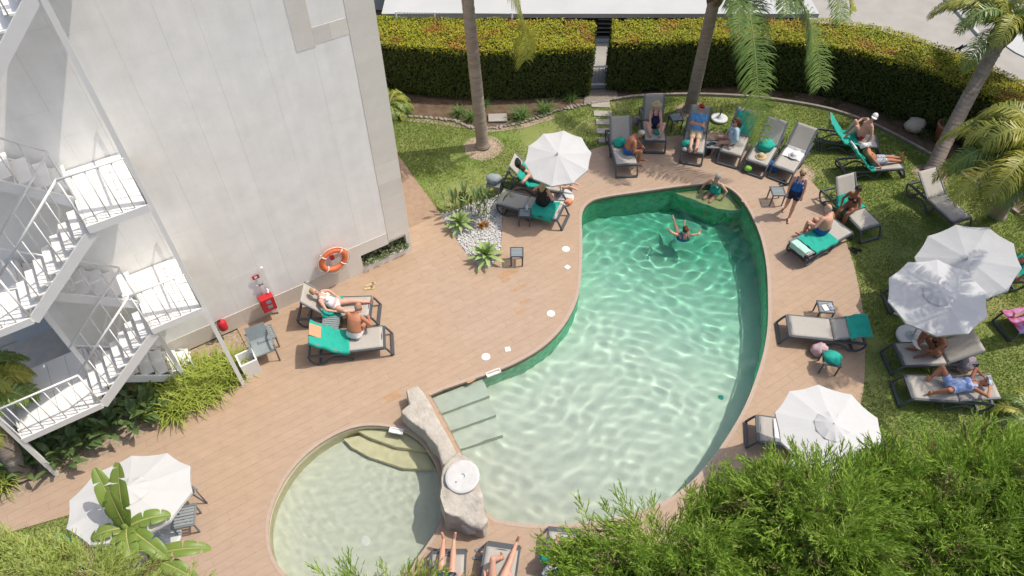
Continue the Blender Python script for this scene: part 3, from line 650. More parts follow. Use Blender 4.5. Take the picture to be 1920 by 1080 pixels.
o = MB().box((0, 0, .5), (2.2, .25, 1.0)).build('boundary_wall', 'pale_wall', loc=at(672, 16)); tag(o, 'pale blue wall behind the left end of the hedge', 'wall')
mbd = MB(); mbd.bar(at(1765, -12, .03), at(1872, 105, .03), .13, .1); o = mbd.build('driveway_kerb', 'roof_white'); tag(o, kind='structure')
o = MB().box((0, 0, .35), (3.2, 1.2, .7)).build('garden_wall', 'concrete', loc=at(1870, -8), rot=(0, 0, .1)); tag(o, 'pale low wall beside the driveway behind the leaning palm', 'wall')
o = MB().lathe([(1.6, 0), (1.6, .02), (0, .03)], 28).build('paving_disc', 'roof_white', loc=at(1960, 80)); tag(o, kind='structure')
mb = MB(); mb.tube([(0, 0, 0), (0, 0, 1.95)], .028); mb.tube([(-.14, .02, 1.86), (0, 0, 1.93), (.17, .03, 1.98)], [.022, .05, .022]); mb.lathe([(0, 1.9), (.055, 1.95), (0, 2.05)], 10)
sp_ = at(1803, 88, 1.95); o = mb.build('standpipe', 'navy', loc=(sp_.x, sp_.y, 0)); tag(o, 'small dark blue standpipe poking above the hedge', 'standpipe')

# ---- hotel building
hotel = empty('hotel_building', WC, WYAW); tag(hotel, 'pale stone-clad hotel wall with stone corner strip', 'building')   # local: x along the wall, -y out of it
TOP = 10.5
S0 = -13.0; RC0, RC1, RCZ = -9.75, -8.15, 2.55     # door recess
core = MB()
def cbox(s0, s1, o0, o1, z0, z1, mb, mi=0): mb.box(((s0 + s1) / 2, -(o0 + o1) / 2, (z0 + z1) / 2), (s1 - s0, abs(o1 - o0), z1 - z0), None, mi)
NI0, NI1, NZ0, NZ1 = -1.43, -.13, .16, .62           # plant niche
cbox(S0, RC1, -7, -2.53, -.1, TOP, core)
cbox(RC1, NI0, -7, -.03, -.1, TOP, core); cbox(NI0, NI1, -7, -.5, -.1, TOP, core); cbox(NI0, NI1, -.5, -.03, NZ1, TOP, core); cbox(NI0, NI1, -.5, -.03, -.1, NZ0, core); cbox(NI1, -.03, -7, -.03, -.1, TOP, core)
core.build('wall', 'wall_core', hotel)
mb = MB(); cbox(RC0 - 1.5, RC1 - .01, -2.5, 0.1, -.05, .03, mb); mb.build('recess_floor', 'recess_floor', hotel)
mb = MB(); cbox(RC0 + .22, RC1 - .35, -2.52, -2.44, .03, 2.2, mb); dr_ = mb.build('door', 'door_white', hotel); mb = MB(); mb.tube([(RC0 + .35, 2.42, 1.0), (RC0 + .35, 2.42, 1.12)], .015); mb.build('handle', 'grey_slat', dr_)
def panels():
    cache = {}
    def slab(s0, s1, z0, z1, material='wall_panel', th=.03, proud=0.0, name='wall_panel', g=.002, back=0.0):
        if s1 - s0 < .05 or z1 - z0 < .05: return
        key = (round(s1 - s0, 3), round(z1 - z0, 3), material, th)
        if key not in cache: cache[key] = MB().box((0, 0, 0), (s1 - s0 - g, th, z1 - z0 - g)).mesh(name, material)
        link(name, cache[key], hotel, ((s0 + s1) / 2, th / 2 - proud + back - random.uniform(0, .0012), (z0 + z1) / 2))
    FR0 = -1.85
    zs0 = .52
    s = -.62; col = 0
    while s > S0:
        w = random.choice((.62, .78, .78, .95)); s1, s0 = s, max(S0, s - w)
        if s1 > RC1 + .01 and s0 < RC1 + .3: s0 = RC1
        z = zs0 - random.uniform(0, 1.0) * (1 if col else 0); first = True
        while z < TOP:
            h = random.choice((1.2, 1.5, 1.5, 1.9)); z0, z1 = max(z, zs0), min(z + h, TOP); z += h
            if z1 <= zs0 + .06: continue
            a, b = s0, s1
            # keep clear of the niche surround, the recess and the blind frame above
            lo = 1.02 if (b > FR0) else zs0
            z0 = max(z0, lo)
            if a < RC1 - .01 and b <= RC1 + .01:
                slab(a, b, z0, z1, back=2.5); continue
            if z1 - z0 > .06: slab(a, b, z0, z1)
        s = s0; col += 1
    z = 0.0; k = 0
    while z < TOP:                                     # corner strip
        h = random.choice((.5, .56, .62)); z1 = min(z + h, TOP); slab(-.62, -.002, max(z, .72), z1, 'corner_stone', .04, .006, 'corner_block') if z1 > .78 else None; z = z1
    # stone surround of the plant niche
    slab(FR0, NI0, .0, NZ1, 'corner_stone', .04, .008, 'corner_block'); slab(FR0, -.63, NZ1, 1.02, 'corner_stone', .04, .008, 'corner_block'); slab(NI1, -.002, .0, .72, 'corner_stone', .04, .006, 'corner_block')
    slab(NI0, NI1, 0.0, NZ0, 'corner_stone', .04, .008, 'corner_block')
    # plinth
    s = FR0
    while s > S0:
        s0 = max(S0, s - 1.4)
        if s > RC1 + .01: slab(max(s0, RC1), s, 0, zs0, 'plinth', .035, .012, 'plinth_block')
        s = s0
    # blind stone frame higher up
    for s0, s1, z0, z1 in ((-1.75, -1.35, 6.55, 7.3), (-1.75, -1.35, 7.3, 8.1), (-1.75, -1.35, 8.1, 8.9), (-1.35, -1.0, 6.6, 6.95), (-1.0, -.63, 6.6, 6.95)):
        slab(s0, s1, z0, z1, 'corner_stone', .03, .005, 'corner_block')
panels()
# ================================================================== FIRE ESCAPE
stair = empty('fire_escape_stair', WC, WYAW); tag(stair, 'white steel switchback fire escape against the hotel wall', 'staircase')
def W3(s, o, z): return Vector((s, -o, z))
ZL = [0.0, 1.49, 2.89, 4.30, 5.70, 7.22, 8.50]
LS = (-9.40, -7.90); RS = (-6.37, -5.36); OUT = 1.72; MID = .89
TREAD = MB().box((0, 0, 0), (.265, .74, .03)).box((.12, 0, -.02), (.012, .74, .05)).box((-.12, 0, -.02), (.012, .74, .05)).mesh('tread', 'white_steel')
def baluster_run(p0, p1, n, h=1.0, r=.011, mid=True):
    """handrail with posts between two floor points"""
    p0, p1 = Vector(p0), Vector(p1); up = Vector((0, 0, h))
    MB().tube([p0 + up, p1 + up], .021, 8).build('handrail', 'white_steel', stair, smooth=True)
    L = (p1 - p0).length
    for i in range(n + 1):
        q = p0.lerp(p1, i / n); MB().tube([q, q + up], .016 if i in (0, n) else r, 6).build('baluster', 'white_steel', stair, smooth=True)
def landing(s0, s1, z, end):
    t = .16
    for o in (.06, OUT): MB().bar(W3(s0, o, z - t / 2), W3(s1, o, z - t / 2), .05, t).build('fascia', 'white_steel', stair)
    for s in (s0, s1): MB().bar(W3(s, .085, z - t / 2 - .002), W3(s, OUT - .026, z - t / 2 - .002), .05, t - .01).build('fascia', 'white_steel', stair)
    n = 3 if s1 - s0 < 1.2 else 4
    for i in range(n):
        a, b = s0 + .03 + (s1 - s0 - .06) * i / n, s0 + .03 + (s1 - s0 - .06) * (i + 1) / n
        for o0, o1 in ((.09, .885), (.895, OUT - .03)):
            MB().box(((a + b) / 2, -(o0 + o1) / 2, z - .008), (b - a - .008, o1 - o0, .02)).build('floor_plate', 'white_steel', stair)
    e = s1 if end > 0 else s0
    baluster_run(W3(e, .1, z), W3(e, OUT, z), 6)
    baluster_run(W3(s0, OUT, z), W3(s1, OUT, z), 5 if s1 - s0 < 1.2 else 7)
def flight(sa, za, sb, zb, o0, o1, rails, nr=8):
    d = 1 if sb > sa else -1; n = nr - 1
    for i in range(1, nr):
        z = za + (zb - za) * i / nr; s = sa + (sb - sa) * (i - .5) / (nr - 1) if False else sa + (sb - sa) * (i - .5) / n
        link('tread', TREAD, stair, W3(s, (o0 + o1) / 2, z - .015), (0, 0, 0 if d < 0 else math.pi))
    for o in (o0, o1):
        MB().bar(W3(sa, o, za - .13), W3(sb, o, zb - .21), .045, .19).build('stringer', 'white_steel', stair)
    for o in rails:
        baluster_run(W3(sa, o, za), W3(sb, o, zb), 5 if nr < 10 else 9)
landing(*LS, ZL[1], -1); landing(*RS, ZL[2], 1); landing(*LS, ZL[3], -1); landing(*RS, ZL[4], 1); landing(*LS, ZL[5], -1); landing(-5.2, -4.42, 9.82, 1)
wl0, wl1, ol0, ol1 = .09, .86, .93, 1.70
flight(RS[0] + .25, ZL[0], LS[1], ZL[1], wl0, wl1, (wl1,))
flight(LS[1], ZL[1], RS[0], ZL[2], ol0, ol1, (ol0, ol1))
flight(RS[0], ZL[2], LS[1], ZL[3], wl0, wl1, (wl1,))
flight(LS[1], ZL[3], RS[0], ZL[4], ol0, ol1, (ol0, ol1))
flight(RS[0], ZL[4], LS[1], ZL[5], wl0, wl1, (wl1,))
flight(LS[1], ZL[5], -5.2, 9.82, ol0, ol1, (ol0, ol1), nr=14)
for s, o, zt in ((RS[1] + .035, OUT - .03, 9.6), (LS[1] + .03, MID, ZL[3] - .03), (LS[0] - .035, OUT - .03, 9.6), (RS[0] - .03, MID, ZL[2] - .03)):
    MB().bar(W3(s, o, -.04), W3(s, o, zt), .085, .085).build('post', 'white_steel', stair)

# ---- things on and by the wall
def wl(s, o, z): return wall(s, o, z)
# life ring
rg = empty('life_ring', wl(-2.17, .14, 1.02), WYAW); tag(rg, 'orange life ring with rope hanging on the hotel wall', 'life ring')
mb = MB(); n, m, Rr, rr = 40, 12, .31, .075; vs = []; fs = []
for i in range(n):
    a = 2 * math.pi * i / n
    for j in range(m):
        b = 2 * math.pi * j / m; q = Rr + rr * math.cos(b); vs.append((q * math.cos(a), rr * .8 * math.sin(b), q * math.sin(a)))
for i in range(n):
    for j in range(m): fs.append((i * m + j, ((i + 1) % n) * m + j, ((i + 1) % n) * m + (j + 1) % m, i * m + (j + 1) % m))
mb.add(vs, fs); mb.build('ring', 'orange', rg, smooth=True)
for k in range(4):
    a0 = math.pi / 4 + k * math.pi / 2; pts = []
    for i in range(9):
        t = i / 8; a = a0 + t * math.pi / 2; q = Rr + rr + .012 + .035 * math.sin(math.pi * t); pts.append((q * math.cos(a), -.03, q * math.sin(a)))
    MB().tube(pts, .011, 6).build('rope', 'rope', rg, smooth=True)
    pts = [(( Rr + (rr + .006) * math.cos(b)) * math.cos(a0), (rr + .006) * .8 * math.sin(b), (Rr + (rr + .006) * math.cos(b)) * math.sin(a0)) for b in np.linspace(0, 2 * math.pi, 13)]
    MB().tube(pts, .014, 6).build('rope_band', 'white_plastic', rg, smooth=True)
MB().box((0, .10, 0), (.10, .08, .12)).build('hook', 'red', rg)
# hose box on its post with two little signs
hb = empty('fire_hose_box', wl(-4.02, .0, 0), WYAW); tag(hb, 'red fire hose box on a white post with small signs above', 'hose box')
MB().box((.18, -.10, .82), (.05, .05, 1.75)).build('post', 'white_steel', hb)
bx = MB().box((0, -.20, .62), (.34, .20, .46)).build('box', 'red', hb, bevel=.02)
MB().box((.02, -.304, .72), (.12, .006, .10)).build('front_plate', 'grey_slat', bx); MB().box((.02, -.304, .55), (.12, .006, .10)).build('front_plate', 'grey_slat', bx)
mat('sign_white', (0.75, 0.74, 0.72), 0.5)
sg = MB().box((-.02, -.05, 1.42), (.16, .012, .12)).build('sign', 'red', hb); MB().box((-.02, -.058, 1.42), (.07, .006, .06)).build('pictogram', 'sign_white', sg)
for k in range(3): MB().box((-.06 + .06 * k, -.05, 1.12 + (.012 if k == 0 else 0)), (.045, .01, .05)).build('sign', 'sign_white' if k == 0 else 'grey_slat', hb)
MB().tube([(.10, -.06, 1.0), (.12, -.12, .95), (.1, -.16, .88)], .025, 8).build('valve', 'white_steel', hb)
# extinguisher
ex = empty('fire_extinguisher', wl(-5.17, .16, .5), WYAW); ex.scale = (1.1, 1.0, .62); tag(ex, 'red fire extinguisher on the wall under the stair landing', 'extinguisher')
MB().lathe([(0, -.25), (.09, -.25), (.095, -.2), (.095, .16), (.06, .22), (.03, .25), (.03, .29), (0, .29)], 18).build('cylinder', 'red', ex, smooth=True)
MB().tube([(0, 0, .28), (-.05, -.03, .33), (-.14, -.03, .30), (-.16, -.05, .05), (-.13, -.07, -.1)], .018, 8).build('hose', 'black', ex, smooth=True)
MB().box((0, .12, 0), (.06, .08, .1)).build('bracket', 'grey_slat', ex)
# niche plants
npz = []
def leaf_cloud(name, c, sz, n, ls, material, parent=None, seed=1, core=None):
    r = np.random.default_rng(seed); P = r.normal(size=(n, 3)); P /= np.linalg.norm(P, axis=1)[:, None]; P *= r.uniform(.35, 1.0, n)[:, None] ** .5
    P = P * np.array(sz); return leaves_at(name, P + np.array(c), ls, material, parent, r)
def leaves_at(name, P, ls, material, parent, r, up=.5, mi=None, aspect=.5, Nrm=None):
    n = len(P); a = r.normal(size=(n, 3)); a[:, 2] = np.abs(a[:, 2]) * up
    if Nrm is not None: a = a * .8 + Nrm * .9
    a /= np.linalg.norm(a, axis=1)[:, None]
    t = np.cross(a, r.normal(size=(n, 3))); t /= np.linalg.norm(t, axis=1)[:, None]; b = np.cross(a, t)
    L = (ls * r.uniform(.6, 1.3, n))[:, None]
    V = np.stack([P - t * L * .5, P + b * L * aspect * .5 - a * L * .06, P + t * L * .5, P - b * L * aspect * .5 - a * L * .06], 1).reshape(-1, 3)
    F = np.arange(len(V)).reshape(-1, 4)
    return link(name, np_mesh(name, V, F, material, mi), parent)
mbx = MB(); mbx.box((0, 0, .06), (1.2, .34, .12)); tr = mbx.build('planter_trough', 'soil', loc=wl(-.78, -.25, .165), rot=(0, 0, WYAW)); tag(tr, 'earth trough inside the wall niche', 'trough')
mat('niche_dark', (0.015, 0.012, 0.010), 0.9)
for i, (s, h) in enumerate([(-1.22, .20), (-.95, .25), (-.66, .28), (-.38, .30), (-.2, .22)]):
    o = leaf_cloud('niche_shrub', (0, 0, h * .5), (.2, .22, h * .6), 150, .085, 'shrub_silver', None, 20 + i); o.location = wl(s, -.10, .2); o.rotation_euler = (0, 0, WYAW)
    tag(o, 'silvery green shrub growing out of the wall niche', 'shrub', 'shrubs in the wall niche')
# white square pot by the stair post
pt = wl(-5.02, 1.42, 0)
mb = MB(); w0, w1, h = .19, .20, .52
o_ = [(-w1, -w1), (w1, -w1), (w1, w1), (-w1, w1)]; i_ = [(-w1 + .035, -w1 + .035), (w1 - .035, -w1 + .035), (w1 - .035, w1 - .035), (-w1 + .035, w1 - .035)]; b_ = [(-w0, -w0), (w0, -w0), (w0, w0), (-w0, w0)]
mb.add([(*p, 0) for p in b_] + [(*p, h) for p in o_] + [(*p, h) for p in i_] + [(*p, .2) for p in i_],
       [(3, 2, 1, 0)] + [(i, (i + 1) % 4, 4 + (i + 1) % 4, 4 + i) for i in range(4)] + [(4 + i, 4 + (i + 1) % 4, 8 + (i + 1) % 4, 8 + i) for i in range(4)] + [(8 + i, 8 + (i + 1) % 4, 12 + (i + 1) % 4, 12 + i) for i in range(4)] + [(12, 13, 14, 15)])
o = mb.build('square_pot', 'white_plastic', loc=pt, rot=(0, 0, WYAW)); tag(o, 'empty white square pot at the foot of the stair post', 'pot')
# ================================================================== PLANTS
def strip_leaf(V, F, base, az, elev, L, w, droop, seg=4, fold=0.0, tip=.15):
    """one arching strap leaf appended to lists"""
    p = Vector(base); n0 = len(V); a = elev; dl = L / seg
    side = Vector((-math.sin(az), math.cos(az), 0))
    for i in range(seg + 1):
        t = i / seg; ww = w * (1 - t) ** .6 * (.55 + .9 * min(t * 3, .5)) if i < seg else w * tip * .3
        V.append(p + side * ww); V.append(p - side * ww)
        d = Vector((math.cos(az) * math.cos(a), math.sin(az) * math.cos(a), math.sin(a))); p = p + d * dl; a -= droop / seg
    for i in range(seg): F.append((n0 + 2 * i, n0 + 2 * i + 1, n0 + 2 * i + 3, n0 + 2 * i + 2))
def strap_mesh(name, n, L, w, material, spread=.1, e0=(35, 85), droop=(60, 130), seed=0):
    r = random.Random(seed); V, F = [], []
    for i in range(n):
        az = r.uniform(0, 6.283); b = (r.gauss(0, spread), r.gauss(0, spread), 0)
        strip_leaf(V, F, b, az, R(r.uniform(*e0)), L * r.uniform(.65, 1.15), w, R(r.uniform(*droop)), 5)
    me = bpy.data.meshes.new(name); me.from_pydata([tuple(v) for v in V], [], F); me.materials.append(M_[material]); return me
# strap-leaved clumps in the bed by the stair
ms = [strap_mesh('strap_plant', 130, .66, .019, 'strap_leaf', .10, seed=s) for s in (1, 2, 3)]
for i, (x, y) in enumerate([(440, 690), (412, 688), (426, 712), (395, 705), (380, 725), (402, 738), (360, 712), (345, 735), (365, 750), (322, 748), (300, 768), (330, 772), (285, 745), (310, 722), (345, 700)]):
    o = link('strap_plant', ms[i % 3], None, at(x, y), (0, 0, i * 1.3)); k = random.uniform(.85, 1.1); o.scale = (k, k, k)
    tag(o, 'yellow-green strap-leaved plant in the bed below the stair', 'plant', 'strap plants below the stair')
ms2 = [strap_mesh('strap_plant', 70, .5, .015, 'clump_leaf', .08, seed=s) for s in (5, 6)]
o = link('strap_plant', ms[1], None, at(8, 905), (0, 0, .4)); tag(o, 'pale strap plant at the foot of the left palm trunk', 'plant')
# broad-leaved plants in the shade of the stair
def oval_leaf(V, F, base, az, elev, L, w, droop, stem=.35, seg=5):
    p = Vector(base); a = elev; d = Vector((math.cos(az) * math.cos(a), math.sin(az) * math.cos(a), math.sin(a))); side = Vector((-math.sin(az), math.cos(az), 0))
    n0 = len(V); V += [p + side * .008, p - side * .008, p + d * stem + side * .006, p + d * stem - side * .006]; F.append((n0, n0 + 1, n0 + 3, n0 + 2))
    p = p + d * stem; n0 = len(V); dl = L / seg
    for i in range(seg + 1):
        t = i / seg; ww = w * math.sin(math.pi * min(max(t * .92 + .05, 0), 1)) ** .75
        d = Vector((math.cos(az) * math.cos(a), math.sin(az) * math.cos(a), math.sin(a))); up = Vector((-math.cos(az) * math.sin(a), -math.sin(az) * math.sin(a), math.cos(a)))
        V += [p + side * ww + up * ww * .35, p, p - side * ww + up * ww * .35]; p = p + d * dl; a -= droop / seg
    for i in range(seg):
        q = n0 + 3 * i; F += [(q, q + 1, q + 4, q + 3), (q + 1, q + 2, q + 5, q + 4)]
def broad_mesh(name, n, L, w, stem, material, seed, e0=(40, 85), droop=(30, 80)):
    r = random.Random(seed); V, F = [], []
    for i in range(n): oval_leaf(V, F, (r.gauss(0, .07), r.gauss(0, .07), 0), r.uniform(0, 6.283), R(r.uniform(*e0)), L * r.uniform(.7, 1.15), w * r.uniform(.8, 1.1), R(r.uniform(*droop)), stem * r.uniform(.6, 1.1))
    me = bpy.data.meshes.new(name); me.from_pydata([tuple(v) for v in V], [], F); me.materials.append(M_[material]); me.polygons.foreach_set('use_smooth', [True] * len(me.polygons)); return me
bms = [broad_mesh('broad_leaf_plant', 22, .38, .065, .38, 'broad_leaf', s) for s in (1, 2, 3)]
for i, (x, y) in enumerate([(258, 795), (235, 778), (215, 812), (190, 800), (168, 825), (145, 812), (150, 845), (118, 838), (98, 862), (70, 850), (120, 870), (60, 885), (205, 765), (262, 765), (285, 775), (80, 825), (35, 865)]):
    o = link('broad_leaf_plant', bms[i % 3], None, at(x, y), (0, 0, i * 2.1)); k = random.uniform(.8, 1.15); o.scale = (k, k, k)
    tag(o, 'dark broad-leaved plant in the bed beneath the lowest stair landing', 'plant', 'broad-leaved plants beneath the landing')
# grass clumps by the hedge
for i, (x, y, k, lb) in enumerate([(975, 222, 1.25, 'large round grass clump beside the grey slab'), (1021, 210, 1.05, 'grass clump between the large clump and the gate path'), (860, 214, .85, 'grass clump left of the first palm trunk'), (888, 222, 1.1, 'grass clump right behind the first palm trunk'),
                                   (757, 216, .85, 'grass clump at the hotel corner below the cycad'), (905, 200, .8, 'dark grass clump under the hedge behind the first palm'), (1070, 186, .8, 'grass clump nearest the white gate')]):
    o = link('grass_clump', ms2[i % 2], None, at(x, y), (0, 0, i)); o.scale = (k, k, k); tag(o, lb, 'plant', 'grass clumps along the hedge')
# agaves in the pebble bed
def agave(px, py, k, lb, seed):
    r = random.Random(seed); V, F = [], []
    for i in range(30):
        t = i / 30; az = i * 2.399; el = R(82 - 82 * t + r.uniform(-5, 5)); L = (.26 + .2 * t) * r.uniform(.9, 1.1)
        oval_leaf(V, F, (0, 0, .22 - .08 * t), az, el, L, .052, R(10 + 30 * t), .02, 5)
    me = bpy.data.meshes.new('agave'); me.from_pydata([tuple(v) for v in V], [], F); me.materials.append(M_['agave']); me.polygons.foreach_set('use_smooth', [True] * len(me.polygons))
    o = link('agave', me, None, at(px, py)); o.scale = (k, k, k); tag(o, lb, 'agave', 'agaves in the pebble bed')
agave(912, 488, 1.12, 'pale green agave rosette at the tip of the pebble bed', 3); agave(862, 428, 1.05, 'pale green agave rosette left in the pebble bed under the strelitzia', 4)
def strelitzia(px, py, n, H, lb, seed, flowers=1):
    r = random.Random(seed); V, F = [], []
    for i in range(n):
        oval_leaf(V, F, (r.gauss(0, .13), r.gauss(0, .1), 0), r.uniform(0, 6.283), R(r.uniform(58, 88)), .36 * r.uniform(.7, 1.1), .048, R(r.uniform(5, 45)), H * r.uniform(.55, 1.0))
    root = empty('bird_of_paradise_plant', at(px, py)); tag(root, lb, 'plant', 'strelitzias in the pebble bed')
    me = bpy.data.meshes.new('foliage'); me.from_pydata([tuple(v) for v in V], [], F); me.materials.append(M_['strelitzia']); link('foliage', me, root)
    for k in range(flowers):
        c = Vector((.08, .0, H * 1.15)); mb = MB(); mb.tube([(0, 0, 0), (.05, 0, H * .6), c], .009, 6)
        for j in range(5): mb.add([c, c + Vector((.03, .012, .05)), c + Vector((.10 * math.cos(j * .5 - 1), .05 * math.sin(j), .12)), c + Vector((.03, -.012, .05))], [(0, 1, 2, 3)], 1)
        mb.build('flower', ['strelitzia', 'flower'], root)
strelitzia(862, 398, 34, .62, 'strelitzia with orange flower on the left of the pebble bed', 1); strelitzia(905, 405, 44, .72, 'taller strelitzia on the right of the pebble bed', 2, 0)
o = link('bromeliad', strap_mesh('bromeliad', 40, .26, .022, 'strap_leaf', .04, (30, 75), (30, 70), 9), None, at(906, 425)); o.data.materials[0] = M_['hedge_red']; tag(o, 'small reddish bromeliad among the white pebbles', 'plant')
# white pebbles
PEB = ppx([(826, 402), (850, 438), (876, 477), (900, 501), (921, 499), (937, 474), (941, 420), (942, 384), (946, 362), (918, 372), (880, 384)])
tag(sheet('pebble_bed', PEB, [], -0.018, 'white_stone'), kind='structure')
peb = empty('pebbles', (0, 0, 0)); tag(peb, 'white pebbles covering the small bed', 'pebbles', kind='stuff')
r = random.Random(5); base = []
bm = bmesh.new(); bmesh.ops.create_icosphere(bm, subdivisions=1, radius=1.0); iv = np.array([v.co[:] for v in bm.verts]); fi = np.array([[v.index for v in f.verts] for f in bm.faces]); bm.free()
PX = RNG.uniform(min(p.x for p in PEB), max(p.x for p in PEB), 9000); PY = RNG.uniform(min(p.y for p in PEB), max(p.y for p in PEB), 9000); kk = inside(PEB, PX, PY); PX, PY = PX[kk][:2600], PY[kk][:2600]
Vp, Fp = [], []
for i, (x, y) in enumerate(zip(PX, PY)):
    s_ = RNG.uniform(.014, .036, 3); s_[2] *= .7; a = RNG.uniform(0, 6.28); q = iv * s_ * (1 + .25 * RNG.normal(size=(len(iv), 1)).clip(-1, 1)); c_, n_ = math.cos(a), math.sin(a)
    q = np.stack([q[:, 0] * c_ - q[:, 1] * n_, q[:, 0] * n_ + q[:, 1] * c_, q[:, 2]], 1) + np.array([x, y, -.005 + RNG.uniform(0, .02)]); Vp.append(q); Fp.append(fi + i * len(iv))
o = link('pebble', np_mesh('pebble', np.concatenate(Vp), np.concatenate(Fp), 'white_stone')); o.parent = peb; o['kind'] = 'stuff'

# ---- hedges
def hedge(name, front, back, z, lb, seed, dens_top=1400, dens_side=900, ends=True):
    root = empty(name, front[0] * 1.0); root.location.z = 0; o0 = Vector((root.location.x, root.location.y, 0)); tag(root, lb, 'hedge', 'clipped hedges behind the lawn')
    r = np.random.default_rng(seed); n = len(front)
    front = [Vector((p.x, p.y, 0)) - o0 for p in front]; back = [Vector((p.x, p.y, 0)) - o0 for p in back]
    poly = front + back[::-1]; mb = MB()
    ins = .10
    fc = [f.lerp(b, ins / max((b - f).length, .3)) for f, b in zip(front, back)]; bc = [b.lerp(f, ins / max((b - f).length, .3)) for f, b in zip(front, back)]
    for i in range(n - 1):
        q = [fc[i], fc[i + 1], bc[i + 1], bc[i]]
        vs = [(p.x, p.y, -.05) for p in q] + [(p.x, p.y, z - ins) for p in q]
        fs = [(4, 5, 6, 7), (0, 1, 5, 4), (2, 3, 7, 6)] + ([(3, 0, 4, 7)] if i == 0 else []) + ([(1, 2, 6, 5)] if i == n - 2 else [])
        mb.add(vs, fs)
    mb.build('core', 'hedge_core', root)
    Pt, Nt, Ps, Ns = [], [], [], []
    def bumps(P): return np.array([noise.noise(Vector(p) * .9) * .06 + noise.noise(Vector(p) * 2.7) * .05 for p in P])
    for i in range(n - 1):
        f0, f1, b0, b1 = [np.array(v) for v in (front[i], front[i + 1], back[i], back[i + 1])]
        A = np.linalg.norm(f1 - f0) * .5 * (np.linalg.norm(b0 - f0) + np.linalg.norm(b1 - f1)); m = int(A * dens_top); u, v = r.uniform(0, 1, (m, 1)), r.uniform(0, 1, (m, 1))
        P = (f0 * (1 - u) + f1 * u) * (1 - v) + (b0 * (1 - u) + b1 * u) * v; P[:, 2] = z; Pt.append(P)
        for a, b, sg in ((f0, f1, 1), (b0, b1, -1)):
            Ls = np.linalg.norm(b - a); m = int(Ls * z * (dens_side if sg > 0 else 200)); u = r.uniform(0, 1, (m, 1)); P = a * (1 - u) + b * u; P[:, 2] = r.uniform(.05, z, m); Ps.append(P)
            t = (b - a) / Ls; Ns.append(np.tile(np.array([t[1], -t[0], 0]) * sg, (m, 1)))
    for a, b, sg in ((front[0], back[0], -1), (front[-1], back[-1], 1)):
        a, b = np.array(a), np.array(b); Ls = np.linalg.norm(b - a); m = int(Ls * z * dens_side); u = r.uniform(0, 1, (m, 1)); P = a * (1 - u) + b * u; P[:, 2] = r.uniform(.05, z, m); Ps.append(P); t = (b - a) / Ls; Ns.append(np.tile(np.array([t[1], -t[0], 0]) * sg, (m, 1)))
    Pt = np.concatenate(Pt); Pt[:, 2] += bumps(Pt) + r.uniform(-.07, .05, len(Pt)); Ps = np.concatenate(Ps); Ns = np.concatenate(Ns); Ps += Ns * (r.uniform(-.07, .05, (len(Ps), 1)) + bumps(Ps)[:, None])
    Nt = np.tile([0, 0, 1.0], (len(Pt), 1))
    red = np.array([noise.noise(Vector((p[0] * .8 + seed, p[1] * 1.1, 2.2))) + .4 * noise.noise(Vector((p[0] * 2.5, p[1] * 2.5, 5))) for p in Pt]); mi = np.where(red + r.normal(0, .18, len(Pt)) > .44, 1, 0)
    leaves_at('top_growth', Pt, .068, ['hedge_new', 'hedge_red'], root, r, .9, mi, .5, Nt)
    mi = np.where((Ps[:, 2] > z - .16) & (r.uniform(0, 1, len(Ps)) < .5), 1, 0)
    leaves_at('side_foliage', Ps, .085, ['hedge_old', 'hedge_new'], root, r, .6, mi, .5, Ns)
HZ = 1.82
lf = [at(x, y, HZ) for x, y in [(640, 74), (700, 80), (800, 90), (900, 96), (1000, 94), (1113, 90)]]; lb_ = [at(x, y, HZ) for x, y in [(640, 26), (700, 28), (800, 34), (900, 36), (1000, 36), (1116, 40)]]
hedge('hedge', lf, lb_, HZ, 'clipped hedge with yellow-green top between the hotel corner and the gate', 2)
rf = [at(x, y, HZ) for x, y in [(1148, 80), (1240, 80), (1330, 74), (1400, 72), (1470, 76), (1540, 84), (1610, 95), (1680, 114), (1740, 132), (1800, 156), (1860, 182), (1920, 212), (2000, 262)]]
rb = [at(x, y, HZ) for x, y in [(1148, 38), (1240, 35), (1330, 34), (1400, 34), (1470, 34), (1560, 36), (1640, 46), (1715, 66), (1785, 90), (1845, 114), (1905, 142), (1970, 175), (2060, 225)]]
hedge('hedge', rf, rb, HZ, 'long curved clipped hedge to the right of the gate', 5)
# wire fence behind the hedge
fn = empty('wire_fence', lb_[1]); tag(fn, 'wire mesh fence showing above the back of the left hedge', 'fence')
p0, p1 = at(742, 30, 1.95), at(960, 32, 1.95); mb = MB(); d = p1 - p0; n = 40
fn.location = (p0.x, p0.y + .12, 0)
for i in range(n + 1):
    a = d * (i / n)
    mb.tube([a + Vector((0, 0, .9)), a + d / n * 3 + Vector((0, 0, 2.0))], .006, 4); mb.tube([a + d / n * 3 + Vector((0, 0, .9)), a + Vector((0, 0, 2.0))], .006, 4)
mb.tube([Vector((0, 0, 2.0)), d + Vector((0, 0, 2.0 - d.z))], .012, 6); mb.build('mesh', 'grey_slat', fn)
for k in range(4): MB().tube([d * (k / 3) + Vector((0, 0, 0)), d * (k / 3) + Vector((0, 0, 2.05))], .03, 8).build('post', 'white_steel', fn)
